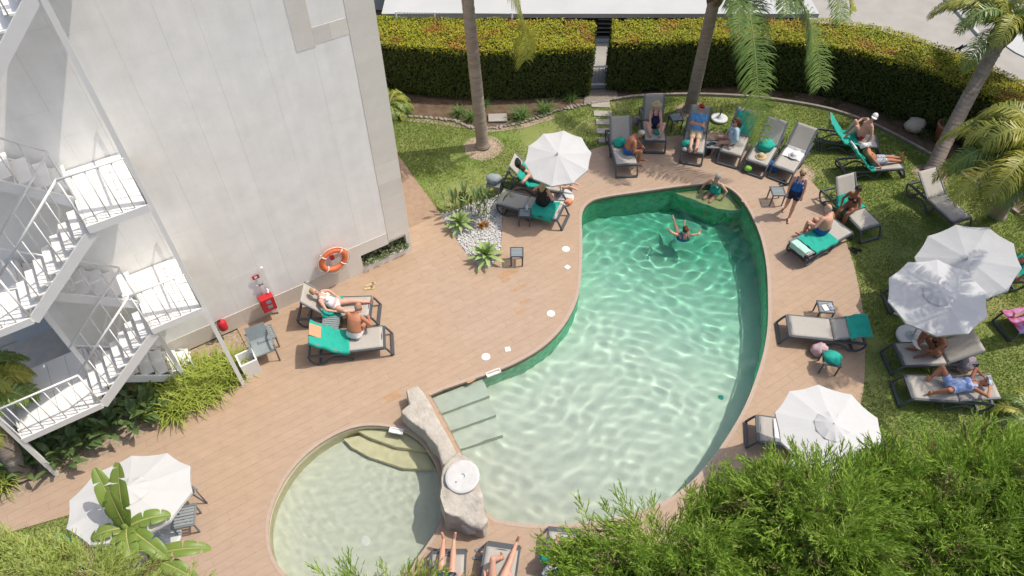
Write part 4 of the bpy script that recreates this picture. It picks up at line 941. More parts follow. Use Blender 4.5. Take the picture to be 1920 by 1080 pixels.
# gate
gt = empty('garden_gate', at(1101, 163)); g1 = at(1147, 162) - gt.location; tag(gt, 'low white barred gate in the gap of the hedge', 'gate')
hh = .78
mb = MB(); mb.bar((0, 0, hh), (g1.x, g1.y, hh), .05, .05); mb.bar((0, 0, .1), (g1.x, g1.y, .1), .05, .05); mb.bar((0, 0, 0), (0, 0, hh), .05, .05); mb.bar((g1.x, g1.y, 0), (g1.x, g1.y, hh), .05, .05); mb.build('gate_frame', 'white_steel', gt)
for k in range(1, 7): MB().tube([g1 * (k / 7) + Vector((0, 0, .1)), g1 * (k / 7) + Vector((0, 0, hh))], .010, 6).build('bar', 'black' if False else 'grey_slat', gt)

# ---- palms
def bez(p0, p1, p2, p3, t): return p0 * (1 - t) ** 3 + p1 * 3 * t * (1 - t) ** 2 + p2 * 3 * t * t * (1 - t) + p3 * t ** 3
def frond(parent, p0, p1, p2, p3, ll=.5, nl=46, material='palm_green', seed=0, w=.017, droop=.9, tgk=1.0, tipk=.25):
    r = random.Random(seed); V, F, MI = [], [], []
    pts = [bez(p0, p1, p2, p3, i / 16) for i in range(17)]
    mb = MB(); mb.tube(pts, [.035 * (1 - i / 16) + .006 for i in range(17)], 5, mi=1)
    for i in range(nl):
        t = .10 + .9 * i / (nl - 1); p = bez(p0, p1, p2, p3, t); tg = (bez(p0, p1, p2, p3, min(t + .02, 1)) - bez(p0, p1, p2, p3, max(t - .02, 0))).normalized()
        sd = tg.cross(Vector((0, 0, 1)))
        if sd.length < .15: sd = Vector((math.cos(seed), math.sin(seed), 0))
        sd.normalize(); L = ll * (math.sin(math.pi * min(.12 + t * .88, 1.0)) ** .5 * (1 - tipk) + tipk)
        for sg in (-1, 1):
            for lay in range(2):
                d1 = (sd * sg * (1.0 - .25 * lay) + tg * r.uniform(.35, .75) * tgk + Vector((0, 0, r.uniform(-.15, .45) - .25 * lay))).normalized(); l_ = L * r.uniform(.8, 1.1)
                q1 = p + d1 * l_ * .45; d2 = (d1 + Vector((0, 0, -droop * r.uniform(.7, 1.2)))).normalized(); q2 = q1 + d2 * l_ * .35; d3 = (d2 + Vector((0, 0, -droop))).normalized(); q3 = q2 + d3 * l_ * .25
                u = tg * w; k = len(mb.v); mb.add([p + u * .6, p - u * .6, q1 + u, q1 - u, q2 + u * .8, q2 - u * .8, q3], [(0, 1, 3, 2), (2, 3, 5, 4), (4, 5, 6)], 0)
    return mb.build('frond', [material, 'rachis'], parent)
def auto_frond(parent, c, az, el, L, seed, **kw):
    h = Vector((math.cos(az), math.sin(az), 0)); e = R(el)
    d = h * math.cos(e) + Vector((0, 0, math.sin(e))); p1 = c + d * L * .36; p2 = p1 + h * L * .30 + Vector((0, 0, L * .02 + .12 * L * math.sin(e))); p3 = p2 + h * L * .16 + Vector((0, 0, -L * (.42 - .1 * math.sin(e))))
    return frond(parent, c + h * .08, p1, p2, p3, seed=seed, **kw)
def trunk(parent, pts, r0, r1, material='palm_trunk'):
    P = smooth_loop(pts, 10, closed=False); k = len(P); mb = MB(); pp, rr = [], []; acc = 0
    for i in range(k - 1):
        for j in range(6):
            t = (i + j / 6) / (k - 1); q = P[i].lerp(P[i + 1], j / 6); ring = .05 * (((t * 42) % 1.0) < .3); pp.append(q); rr.append((r0 + (r1 - r0) * t) * (1 + ring + (.25 * max(0, .05 - t) / .05)) )
    mb.tube(pp, rr, 18); return mb.build('trunk', material, parent, smooth=True)
def palm(base, top, lb, n, L, seed, r0=.19, r1=.15, mats=('palm_green',), bend=None, custom=(), skip=None, boots=True, els=(75, 55, 38, 20, 2, -15), **kw):
    root = empty('palm_tree', base); tag(root, lb, 'palm tree'); r = random.Random(seed); b = Vector((0, 0, 0)); t = top - base
    mid = b.lerp(t, .5) + (bend or Vector((0, 0, 0))); trunk(root, [b, mid, t], r0, r1)
    if boots:
        mb = MB()
        for i in range(22):
            az = i * 2.4; h = Vector((math.cos(az), math.sin(az), 0)); z = -.75 + .035 * i; mb.tube([t + h * r1 * .8 + Vector((0, 0, z)), t + h * (r1 + .08) + Vector((0, 0, z + .25)), t + h * (r1 + .14) + Vector((0, 0, z + .55))], [.07, .06, .03], 6, flat=.5)
        mb.build('frond_bases', 'palm_boot', root, smooth=True)
    for i in range(n):
        az = i * 2.399963 + r.uniform(-.2, .2); el = els[int(i * len(els) / n)] + r.uniform(-6, 6)
        if skip and skip(az % 6.283, el): continue
        auto_frond(root, t, az, el, L * r.uniform(.85, 1.08), seed * 100 + i, material=mats[i % len(mats)], **kw)
    for j, (p1, p2, p3, m_, ll) in enumerate(custom):
        frond(root, t, p1 - base, p2 - base, p3 - base, ll=ll, nl=150, material=m_, seed=seed * 7 + j, droop=.5, tgk=.75, tipk=.5, w=.014)
    return root
up3 = lambda x, y, z: at(x, y, z)
b1 = at(905, 274); t1 = Vector((b1.x - .35, b1.y + .1, 6.6))
palm(b1, t1, 'palm with straight ringed trunk on the lawn near the hotel corner', 20, 2.7, 1, .19, .15, skip=lambda a, e: e < 45, custom=[(Vector((t1.x + .5, t1.y - .2, 7.0)), Vector((.45, t1.y - .55, 5.4)), at(986, 112, 3.1), 'palm_gold', .8), (Vector((t1.x - .5, t1.y, 7.0)), Vector((t1.x - 1.8, t1.y - .3, 6.2)), Vector((t1.x - 2.3, t1.y - .5, 5.2)), 'palm_green', .42)])
b2 = at(1294, 205); t2 = at(1338, 6, 4.05); t2 = b2.lerp(t2, 1.18)
palm(b2, t2, 'leaning palm behind the man with the red cap', 20, 3.5, 2, .20, .16, skip=lambda a, e: (e < 45 and (3.3 < a < 6.0)) or (e < 60 and 1.7 < a < 4.7), custom=[
    (Vector((t2.x + .4, t2.y - .8, 5.6)), at(1418, 30, 4.6), at(1425, 262, 1.5), 'palm_green', .85),
    (Vector((t2.x + .9, t2.y - .6, 5.6)), at(1530, -40, 4.5), at(1540, 160, 2.2), 'palm_green', .85),
    (Vector((t2.x + 1.0, t2.y + .2, 6.4)), at(1590, -60, 4.2), at(1600, 20, 3.2), 'palm_gold', .4),
    (Vector((t2.x + .6, t2.y - 1.0, 7.2)), at(1480, -140, 6.2), at(1478, 26, 4.6), 'palm_green', .6),
    (Vector((t2.x + .1, t2.y - 1.2, 7.2)), at(1380, -120, 6.3), at(1386, 60, 4.6), 'palm_green', .6),
    (Vector((t2.x + 1.2, t2.y - .9, 7.0)), at(1560, -130, 5.8), at(1580, 40, 4.2), 'palm_green', .6),
    (Vector((t2.x - .4, t2.y - 1.1, 7.2)), at(1300, -170, 6.5), at(1296, -20, 5.2), 'palm_green', .6)])
_p6 = Vector((12.9, 10.6, 0)); palm(_p6, Vector((12.7, 10.5, 7.1)), 'tall palm beyond the right edge of the lawn shading the dappled parasol', 13, 2.5, 6, .2, .16, skip=lambda a, e: e < -5, ll=.42, nl=34)
b3 = at(1745, 322); t3 = at(1888, 52, 3.5)
palm(b3, t3, 'palm leaning to the right with stubby crown bases by the curved hedge', 22, 2.7, 3, .21, .18, bend=Vector((-.05, 0, 0)), skip=lambda a, e: e < 15 and (2.6 < a < 5.4), mats=('palm_green', 'palm_gold'))
c4 = at(1950, 280, 3.3)
palm(Vector((c4.x + 1.2, c4.y + 1.2, 0)), c4, 'low golden-green palm with drooping fronds at the right edge', 34, 2.45, 4, .2, .17, mats=('palm_gold', 'palm_gold', 'palm_green'), els=(60, 40, 25, 12, 0, -12), ll=.62, nl=70, w=.014)
b5 = at(44, 888); c5 = at(-58, 735, 2.2)
palm(b5, c5, 'palm at the left edge standing in the bed by the stair', 22, 1.35, 5, .2, .17, mats=('palm_gold', 'palm_green'), els=(60, 40, 25, 10, 0), skip=lambda a, e: not (a < 1.2 or a > 4.9), ll=.42, nl=56, w=.013)
# cycad by the hotel corner, low fan at the right edge
def cycad(px, py, n, L, lb, seed, z=.15):
    root = empty('cycad', at(px, py)); tag(root, lb, 'cycad'); MB().lathe([(.14, 0), (.16, z * .6), (.1, z + .05), (0, z + .08)], 12).build('stem', 'palm_boot', root)
    for i in range(n): auto_frond(root, Vector((0, 0, z)), i * 2.4, 62 - 45 * i / n, L, seed * 50 + i, material='palm_green' if i % 3 else 'palm_gold', ll=.2, nl=26, w=.012, droop=.3)
cycad(728, 206, 22, 1.1, 'cycad with arching fronds beside the hotel corner', 3); cycad(1935, 800, 18, 1.3, 'low fronds of a cycad at the lower right edge of the lawn', 6)
# potted plant, boulder near the kerb
pc = at(1762, 262); pot = empty('clay_pot', pc); tag(pot, 'terracotta pot in the bed behind the leaning palm', 'pot')
MB().lathe([(.2, 0), (.27, .5), (.30, .52), (.30, .6), (.25, .6), (.23, .5)], 22).build('pot', 'terracotta', pot, smooth=True); leaf_cloud('foliage', (0, 0, .68), (.22, .22, .16), 120, .09, 'clump_leaf', pot, 3)
o = lump('boulder', at(1712, 241) + Vector((0, 0, .12)), (.36, .26, .26), 'rock_side', None, .25, 7); tag(o, 'tan boulder in the bed between kerb and curved hedge', 'boulder')
for i, (x, y) in enumerate([(1668, 222), (1735, 258), (1800, 300), (1640, 205), (1560, 195), (1480, 178), (1420, 175), (1250, 172), (1190, 172)]):
    o = leaf_cloud('ground_shrub', (0, 0, .12), (.3, .25, .16), 160, .08, 'hedge_old', None, 60 + i); o.location = at(x, y); tag(o, 'low dark shrub in the shaded bed under the curved hedge', 'shrub', 'dark shrubs under the curved hedge')

# ---- banana plant over the lower left umbrella
_bc = at(238, 990, 2.2); bn = empty('banana_plant', (_bc.x, _bc.y, 0)); tag(bn, 'banana plant with torn upright leaves in front of the lower left umbrella', 'banana plant'); bo = bn.location.copy()
MB().tube([(0, 0, 0), (.02, -.02, 1.2), (.0, 0, 2.35)], [.10, .085, .05], 12).build('stem', 'banana', bn, smooth=True)
def banana_leaf(c, az, el, L, w, droop, seed):
    r = random.Random(seed); p = Vector(c); a = R(el); seg = 14; side = Vector((-math.sin(az), math.cos(az), 0)); rows = []
    for i in range(seg + 1):
        t = i / seg; d = Vector((math.cos(az) * math.cos(a), math.sin(az) * math.cos(a), math.sin(a))); up = Vector((-math.cos(az) * math.sin(a), -math.sin(az) * math.sin(a), math.cos(a)))
        ww = w * (math.sin(math.pi * min(max(t * .9 + .06, 0), 1)) ** .6); rows.append((p.copy(), side * ww, up * ww * .35)); p = p + d * L / seg; a -= R(droop) / seg
    mb = MB()
    for sg in (-1, 1):
        i = 0
        while i < seg:
            k = min(seg, i + r.choice((3, 5, 6))); vs = []
            tilt = r.uniform(-.3, .15)
            for j in range(i, k + 1):
                P, S, U = rows[j]; sh = 1.0 if j not in (i, k) else .93; E = ((rows[k][0] - rows[i][0]) * (.07 if j == i else -.07)) if j in (i, k) else Vector(); vs += [P, P + S * sg * sh * .55 + U * .8 + E * .4, P + S * sg * sh + U * (.6 + tilt) + E]
            m = k - i; fs = []
            for q in range(m):
                fs += [(3 * q, 3 * q + 1, 3 * q + 4, 3 * q + 3), (3 * q + 1, 3 * q + 2, 3 * q + 5, 3 * q + 4)]
            mb.add(vs, fs); i = k
    mb.tube([q[0] for q in rows], [.022 * (1 - j / seg) + .004 for j in range(seg + 1)], 6, mi=1)
    mb.build('leaf', ['banana', 'rachis'], bn, smooth=True)
cz = Vector((0, 0, 2.2))
for (az, el, L, w, dr) in [(122, 62, 1.2, .16, 30), (88, 66, 1.25, .17, 22), (100, 80, .9, .15, 20), (-60, 40, .8, .17, 80), (200, 35, .6, .13, 70), (20, 30, .75, .15, 70), (-30, 20, 1.0, .15, 60), (-95, 15, .9, .16, 70)]: banana_leaf(cz, R(az), el, L, w, dr, int(az + 300))
for (az, el, L, w, dr) in [(-20, 15, 1.0, .15, 60), (10, 30, 1.1, .15, 70)]: banana_leaf(Vector((.2, -.25, 1.5)), R(az), el, L, w, dr, int(az + 900))

# ---- conifers in the foreground
def plume_template(seed, n=14, L=.36):
    """feathery spray lying along +z with twigs in all directions"""
    r = random.Random(seed); V, F = [], []
    def blade(p, d, l, w):
        s = d.cross(Vector((r.gauss(0, 1), r.gauss(0, 1), r.gauss(0, 1)))).normalized() * w; k = len(V); V.extend([p - s * .7, p + s * .7, p + d * l * .55 + s, p + d * l]); F.append((k, k + 1, k + 2, k + 3))
    for i in range(n):
        t = i / n; p = Vector((0, 0, L * t)); az = i * 2.4 + r.uniform(-.4, .4); out = .75 * (1 - t) + .25
        d = Vector((math.cos(az) * out, math.sin(az) * out, r.uniform(.7, 1.1))).normalized(); l = L * (.52 - .3 * t) * r.uniform(.8, 1.2); blade(p, d, l, .0065)
        for k in range(5):
            q = p + d * l * (.2 + .17 * k); a2 = r.uniform(0, 6.28); e = Vector((math.cos(a2), math.sin(a2), .4)) * .75 + d; blade(q, e.normalized(), l * .36, .0055)
    blade(Vector((0, 0, L * .8)), Vector((0, 0, 1)), L * .35, .008)
    return np.array([v[:] for v in V]), np.array(F)
PLUMES = [plume_template(s) for s in range(5)]
def conifer(name, lb, outline, ztop, base, seed, dens, material, grp=None, slope=.9, plen=1.0, lean=(0, 0), zvar=.75):
    """outline: plan polygon (world) of the crown's top"""
    root = empty(name, base); tag(root, lb, 'conifer', grp); r = np.random.default_rng(seed); o0 = np.array([base.x, base.y, 0])
    poly = [(p.x, p.y) for p in outline]; xs = [p[0] for p in poly]; ys = [p[1] for p in poly]
    def surf(X, Y):
        D = edge_dist(poly, X, Y); mound = np.array([noise.noise(Vector((x * .9 + seed, y * .9, 1.1))) * .5 + noise.noise(Vector((x * 2.3, y * 2.3, seed))) * .3 for x, y in zip(np.ravel(X), np.ravel(Y))]).reshape(np.shape(X))
        return ztop + mound * zvar - slope * np.maximum(0, .55 - D) ** 1.3, D
    A = (max(xs) - min(xs)) * (max(ys) - min(ys)); n = int(A * dens); X, Y = r.uniform(min(xs), max(xs), n), r.uniform(min(ys), max(ys), n); k = inside(poly, X, Y); X, Y = X[k], Y[k]
    gap = np.array([noise.noise(Vector((x * 1.7 + seed * 3, y * 1.7, 4.4))) + .6 * noise.noise(Vector((x * 4.1, y * 4.1, seed))) for x, y in zip(X, Y)]); k = gap > r.uniform(-.52, -.02, len(X)); X, Y = X[k], Y[k]
    Z, D = surf(X, Y); n = len(X)
    C = np.mean(np.array(poly), 0); out = np.stack([X - C[0], Y - C[1]], 1); out /= np.linalg.norm(out, axis=1)[:, None] + 1e-6
    # plume directions: upward, leaning outwards near the edge
    edge = np.clip(1 - D / .8, 0, 1)[:, None]; dirs = np.concatenate([out * (edge * 1.1 + .15) + np.array(lean) + r.normal(0, .62, (n, 2)), np.full((n, 1), .75)], 1); dirs /= np.linalg.norm(dirs, axis=1)[:, None]
    P = np.stack([X, Y, Z - r.uniform(.0, .5, n)], 1) - o0; S = r.uniform(.8, 1.7, n) * plen; Vs, Fs = [], []; off = 0
    rnd = r.normal(size=(n, 3)); T = np.cross(dirs, rnd); T /= np.linalg.norm(T, axis=1)[:, None]; B = np.cross(dirs, T); kind = r.integers(0, len(PLUMES), n)
    for q in range(len(PLUMES)):
        ii = np.nonzero(kind == q)[0]; pv, pf = PLUMES[q]
        W = P[ii, None, :] + S[ii, None, None] * (pv[None, :, 0, None] * T[ii, None, :] + pv[None, :, 1, None] * B[ii, None, :] + pv[None, :, 2, None] * dirs[ii, None, :])
        Vs.append(W.reshape(-1, 3)); Fs.append((pf[None] + (np.arange(len(ii)) * len(pv))[:, None, None]).reshape(-1, 4) + off); off += len(ii) * len(pv)
    V, F = np.concatenate(Vs), np.concatenate(Fs)
    nf = [len(PLUMES[q][1]) for q in range(len(PLUMES))]; mi = np.concatenate([np.repeat(r.choice([0, 1, 2], (kind == q).sum(), p=[.80, .15, .05]), nf[q]) for q in range(len(PLUMES))])
    link('crown', np_mesh('crown', V, F, [material, 'cypress_tip', 'cypress_brown'], mi), root)
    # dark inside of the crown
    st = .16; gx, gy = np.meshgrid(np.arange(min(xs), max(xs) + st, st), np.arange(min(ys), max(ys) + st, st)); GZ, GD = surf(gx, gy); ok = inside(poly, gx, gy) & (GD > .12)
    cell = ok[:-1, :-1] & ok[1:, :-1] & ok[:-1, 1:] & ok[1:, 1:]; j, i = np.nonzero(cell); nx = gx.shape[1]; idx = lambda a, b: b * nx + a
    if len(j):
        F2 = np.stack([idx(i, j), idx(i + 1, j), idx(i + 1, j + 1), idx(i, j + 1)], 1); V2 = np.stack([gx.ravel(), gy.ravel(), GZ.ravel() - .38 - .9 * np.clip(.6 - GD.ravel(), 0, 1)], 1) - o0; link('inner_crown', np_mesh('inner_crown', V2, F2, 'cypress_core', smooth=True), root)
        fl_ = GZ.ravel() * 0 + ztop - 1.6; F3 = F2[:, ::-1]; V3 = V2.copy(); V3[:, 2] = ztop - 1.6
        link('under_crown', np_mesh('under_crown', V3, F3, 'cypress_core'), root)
    mb = MB(); c = Vector((C[0], C[1], 0)) - Vector(o0); mb.tube([c * 0, c * .5 + Vector((0, 0, ztop * .5)), c + Vector((0, 0, ztop - 1.5))], [.16, .12, .05], 10)
    for a in range(7):
        az = a * .9; mb.tube([c + Vector((0, 0, ztop * .55)), c + Vector((math.cos(az) * .15, math.sin(az) * .1, ztop * .62)), c + Vector((math.cos(az) * .3, math.sin(az) * .12, ztop - 1.55))], [.06, .04, .02], 6)
    mb.build('trunk', 'bark', root); return root
CZ = 5.6
def cut(pts, z): return [at(x, y, z) for x, y in pts]
conifer('cypress', 'dense green cypress nearest the big pool in the foreground', cut([(1050, 1140), (1062, 1030), (1085, 990), (1130, 968), (1180, 975), (1215, 955), (1250, 960), (1300, 930), (1345, 895), (1385, 905), (1420, 890), (1430, 960), (1420, 1140)], CZ), CZ, at(1240, 1130, 0), 1, 400, 'cypress', 'foreground cypresses')
conifer('cypress', 'dense green cypress below the lower right umbrella', cut([(1400, 1140), (1405, 960), (1420, 878), (1470, 880), (1530, 875), (1580, 868), (1630, 850), (1665, 840), (1690, 870), (1700, 1000), (1680, 1140)], CZ + .1), CZ + .1, at(1520, 1130, 0), 2, 400, 'cypress', 'foreground cypresses')
conifer('cypress', 'dense green cypress in the lower right corner', cut([(1660, 1140), (1665, 940), (1672, 850), (1720, 845), (1780, 855), (1840, 830), (1900, 820), (1990, 812), (2040, 900), (2040, 1140)], CZ), CZ, at(1800, 1130, 0), 3, 400, 'cypress', 'foreground cypresses')
conifer('cypress', 'yellow-green cypress tips at the bottom below the wading pool', cut([(590, 1160), (612, 1092), (640, 1062), (668, 1072), (720, 1080), (770, 1080), (830, 1096), (880, 1130), (880, 1180)], 5.2), 5.2, at(720, 1170, 0), 4, 300, 'cypress', 'foreground cypresses', zvar=.4)
conifer('cypress', 'pale feathery cypress in the lower left corner', cut([(-80, 1160), (-80, 1010), (-10, 1005), (60, 1004), (120, 1012), (165, 1030), (215, 1045), (270, 1062), (330, 1090), (350, 1160)], 4.4), 4.4, at(100, 1160, 0), 5, 520, 'cypress_pale', 'foreground cypresses', plen=.8)
# ================================================================== FURNITURE
SEAT = .375; HINGE = -.20; BACK = .82
def make_lounger(a):
    """lounger mesh parts for a backrest raised by a degrees; x runs from head to foot"""
    al = R(a); bx, bz = -math.cos(al), math.sin(al); parts = []
    for sg in (-1, 1):
        y = .325 * sg
        mb = MB(); mb.bar((-.92, y, .335), (.80, y, .335), .05, .055); parts.append(('side_rail', mb, 'resin', 0))
        pts = smooth_loop([(-.97, y, .33), (-.95, y, .17), (-.84, y, .035), (-.66, y, .03), (-.52, y, .14), (-.33, y, .20), (-.14, y, .14), (0.0, y, .035), (.07, y, .12), (.13, y, .31)], 4, closed=False)
        mb = MB(); mb.tube(pts, .026, 8); parts.append(('leg', mb, 'resin', 1))
        mb = MB(); mb.tube(smooth_loop([(.78, y, .335), (.86, y, .28), (.98, y, .03)], 4, closed=False), .028, 8); parts.append(('leg', mb, 'resin', 1))
        mb = MB(); p0 = Vector((HINGE, y * .98, SEAT)); mb.bar(p0, p0 + Vector((bx, 0, bz)) * BACK, .035, .035); parts.append(('backrest_rail', mb, 'resin_light', 0))
    mb = MB(); mb.bar((.98, -.325, .035), (.98, .325, .035), .07, .045); parts.append(('foot_bar', mb, 'resin', 0))
    mb = MB(); mb.bar((.80, -.325, .345), (.80, .325, .345), .10, .05); parts.append(('end_bar', mb, 'resin', 0))
    mb = MB(); mb.bar((-.95, -.325, .3), (-.95, .325, .3), .05, .05); mb.bar((-.75, -.325, .03), (-.75, .325, .03), .04, .035); parts.append(('head_bar', mb, 'resin', 0))
    if a > 4:
        mb = MB(); p = Vector((HINGE, 0, SEAT)) + Vector((bx, 0, bz)) * .5
        for sg in (-.22, .22): mb = MB(); mb.tube([p + Vector((0, sg, -.01)), Vector((-.72, sg, .32))], .012, 6); parts.append(('backrest_strut', mb, 'resin_light', 1))
    # slings sag a little
    def sling(p0, d, L):
        mb = MB(); nx, ny = 10, 8; up = Vector((-d.z, 0, d.x)) if d.x > 0 else Vector((d.z, 0, -d.x)); vs = []
        for i in range(nx + 1):
            for j in range(ny + 1):
                u, v = i / nx, j / ny; sag = -.018 * math.sin(math.pi * v) * math.sin(math.pi * min(max(u, .02), .98)) ** .5
                vs.append(p0 + d * L * u + Vector((0, (v - .5) * .615, 0)) + up * sag)
        k = (nx + 1) * (ny + 1); vs2 = [v - up * .012 for v in vs]
        fs = []
        for i in range(nx):
            for j in range(ny):
                q = i * (ny + 1) + j; fs.append((q, q + 1, q + ny + 2, q + ny + 1)); fs.append((k + q, k + q + ny + 1, k + q + ny + 2, k + q + 1))
        for i in range(nx):
            q = i * (ny + 1); fs.append((q, q + ny + 1, k + q + ny + 1, k + q)); q += ny; fs.append((q, k + q, k + q + ny + 1, q + ny + 1))
        for j in range(ny): fs.append((j, k + j, k + j + 1, j + 1)); q = nx * (ny + 1) + j; fs.append((q, q + 1, k + q + 1, k + q))
        return mb.add(vs, fs)if False else mb.add(vs + vs2, fs)
    parts.append(('backrest_sling', sling(Vector((HINGE, 0, SEAT)), Vector((bx, 0, bz)), BACK), 'sling', 1))
    parts.append(('seat_sling', sling(Vector((HINGE + .015, 0, SEAT)), Vector((1, 0, 0)), .97), 'sling', 1))
    return [(n, mb.mesh(n, m, bool(s))) for n, mb, m, s in parts]
LCACHE = {}
LG = {}
def lounger(key, foot, head, a, lb, slide=0.0):
    if a not in LCACHE: LCACHE[a] = make_lounger(a)
    F_, H_ = at(*foot, .3), at(*head, .3); d = F_ - H_; d.z = 0; d.normalize(); c = (F_ + H_) / 2; c.z = 0
    yaw = math.atan2(d.y, d.x)
    o = empty('sun_lounger', c + d * slide, yaw); tag(o, lb, 'sun lounger', 'sun loungers around the pool')
    for n, me in LCACHE[a]: link(n, me, o)
    LG[key] = (Matrix.Translation(o.location) @ Matrix.Rotation(yaw, 4, 'Z'), a); return o
lounger('L1', (703, 577), (566, 581), 48, 'lounger nearest the hotel wall with a blond woman in white on it')
lounger('L2', (727, 633), (585, 650), 38, 'lounger with a teal and coral towel beside the one at the hotel wall')
lounger('L3', (1066, 352), (950, 330), 46, 'lounger under the upper umbrella nearest the palm, man lying on it')
lounger('L4', (1062, 404), (938, 372), 0, 'flat lounger below the upper umbrella where the woman in black sits')
lounger('L5', (1178, 322), (1154, 240), 52, 'lounger nearest the stepping stones with a shirtless man on its edge')
lounger('L6', (1229, 272), (1219, 204), 60, 'lounger with upright back carrying the woman in the straw hat')
lounger('L7', (1297, 297), (1309, 222), 50, 'lounger under the man with the red cap')
lounger('L8', (1366, 298), (1396, 230), 50, 'lounger below the hanging palm frond with the woman in pale blue')
lounger('L9', (1412, 318), (1454, 246), 50, 'lounger with a bundled teal towel and a straw hat')
lounger('L10', (1462, 328), (1508, 260), 52, 'empty-backed lounger with a white towel, last in the row of the far end')
lounger('L11', (1640, 268), (1543, 256), 48, 'lounger on the far lawn with teal towel and the man in red trunks')
lounger('L12', (1684, 306), (1585, 312), 46, 'lounger on the lawn below the one with the man in red trunks')
lounger('L13', (1632, 430), (1562, 358), 54, 'lounger across the edge of lawn and deck with the woman in black bikini')
lounger('L14', (1583, 424), (1498, 472), 8, 'lounger with mint and teal towels on the right side of the deck')
lounger('L15', (1800, 414), (1728, 348), 34, 'empty lounger half under the golden palm')
lounger('L16', (1470, 612), (1614, 626), 20, 'empty lounger with a folded teal towel at its head on the right deck')
lounger('L17', (1672, 668), (1822, 662), 34, 'lounger on the lawn where a person sits reading beneath the shaded umbrella')
lounger('L18', (1690, 727), (1852, 736), 14, 'lounger on the lawn with the woman in a blue dress lying down')
lounger('L19', (1424, 806), (1560, 826), 10, 'lounger reaching out from the lower right umbrella')
lounger('L20', (1672, 556), (1815, 560), 25, 'lounger hidden below the shaded umbrella on the right lawn')
lounger('L21', (1780, 520), (1915, 512), 20, 'lounger with a teal towel under the right umbrella')
lounger('L22', (1896, 606), (2010, 585), 25, 'lounger with a purple and red towel at the right edge')
lounger('L23', (840, 1058), (832, 1190), 20, 'lounger at the bottom left of the wall end, two feet over its end')
lounger('L24', (940, 1042), (918, 1180), 20, 'middle lounger at the bottom edge below the rock wall')
lounger('L25', (1058, 1010), (1050, 1150), 20, 'lounger at the bottom edge touching the cypress')
lounger('L26', (262, 1066), (130, 1052), 30, 'lounger hidden behind the banana plant under the lower left umbrella')

# ---- side tables
def slat_table(key, px, py, yaw, lb, h=.42, w=.46, material='resin', slats=6, d=None):
    d = d or w; c = at(px, py, h); o = empty('side_table', (c.x, c.y, 0), yaw); tag(o, lb, 'side table', 'low plastic side tables')
    mb = MB(); t = .035
    for sg in (-1, 1): mb.box((0, sg * (d / 2 - t / 2), h - t / 2), (w, t, t)); mb.box((sg * (w / 2 - t / 2), 0, h - t / 2), (t, d - 2 * t, t))
    mb.build('frame', material, o, bevel=.006)
    n = slats; wi = (d - 2 * t) / n
    sl = MB().box((0, 0, 0), (w - 2 * t, wi * .72, .016)).mesh('slat', 'grey_slat')
    for i in range(n): link('slat', sl, o, (0, -d / 2 + t + wi * (i + .5), h - .014))
    lg = MB().tube([(0, 0, h - t), (.0, 0, 0)], [.022, .019], 8).mesh('leg', material)
    for sx in (-1, 1):
        for sy in (-1, 1): link('leg', lg, o, (sx * (w / 2 - .03), sy * (d / 2 - .03), 0))
    LG[key] = (Matrix.Translation((c.x, c.y, h)) @ Matrix.Rotation(yaw, 4, 'Z'), h); return o
slat_table('T1', 496, 626, R(30), 'slatted grey side table behind the garden armchair', material='resin_light')
slat_table('T2', 984, 398, R(-4), 'dark side table in front of the flat lounger', .40, .36)
slat_table('T3', 969, 472, R(0), 'lone slatted side table near the agave', .40, .36)
slat_table('T4', 1268, 219, R(10), 'slatted side table on the grass beside the leaning palm', .40, .40)
slat_table('T5', 1459, 358, R(0), 'dark stool-like side table at the right end of the pool', .42, .40)
slat_table('T6', 1549, 575, R(-6), 'side table with papers above the lounger with the folded towel', .40, .40)
slat_table('T7', 1560, 672, R(-14), 'side table with a teal towel next to the pink bag', .40, .42)
slat_table('T8', 1336, 270, R(-5), 'dark side table between the red-capped man and the woman in pale blue', .36, .42)
slat_table('T9', 1852, 534, R(8), 'side table peeking out below the right umbrella', .40, .42)
slat_table('T10', 620, 606, R(6), 'pale slatted side table between the two loungers by the hotel', .40, .42, 'resin_light')
slat_table('T11', 344, 968, R(12), 'slatted low table beside the lower left umbrella', .40, .46, 'resin_light')
slat_table('T12', 926, 342, R(-10), 'grey table behind the strelitzia at the head of the far lounger', .40, .40, 'resin_light')
# ---- armchairs
def armchair(px, py, yaw, lb):
    o = empty('garden_armchair', at(px, py), yaw); tag(o, lb, 'armchair', 'grey garden armchairs')
    mb = MB(); nx = 8; vs = []
    prof = [(.26, .43), (.10, .41), (-.16, .40), (-.22, .46), (-.27, .62), (-.33, .84)]
    for x, z in prof: vs += [(x, -.23, z), (x, .23, z), (x, .23, z - .02), (x, -.23, z - .02)]
    for i in range(len(prof) - 1):
        q = 4 * i; mb_f = [(q, q + 1, q + 5, q + 4), (q + 2, q + 3, q + 7, q + 6), (q + 1, q + 2, q + 6, q + 5), (q + 3, q, q + 4, q + 7)]
        if i == 0: mb.add(vs, [])
        mb.f += mb_f; mb.mi += [0] * 4
    mb.build('seat', 'grey_slat', o)
    for sg in (-1, 1):
        y = .255 * sg
        MB().tube([(.28, y, 0), (.25, y, .42), (.23, y, .60)], .015, 8).build('leg', 'resin_light', o, smooth=True); MB().tube([(-.34, y, 0), (-.26, y, .45), (-.30, y, .64)], .015, 8).build('leg', 'resin_light', o, smooth=True)
        MB().bar((-.34, y, .62), (.27, y, .615), .045, .025).build('armrest', 'resin_light', o)
        MB().tube([(.28, y, .03), (-.34, y, .03)], .012, 6).build('sled_bar', 'resin_light', o, smooth=True)
    MB().bar((.25, -.24, .415), (.25, .24, .415), .03, .03).build('front_rail', 'resin_light', o); return o
armchair(500, 668, R(-62), 'grey armchair beside the white square pot')
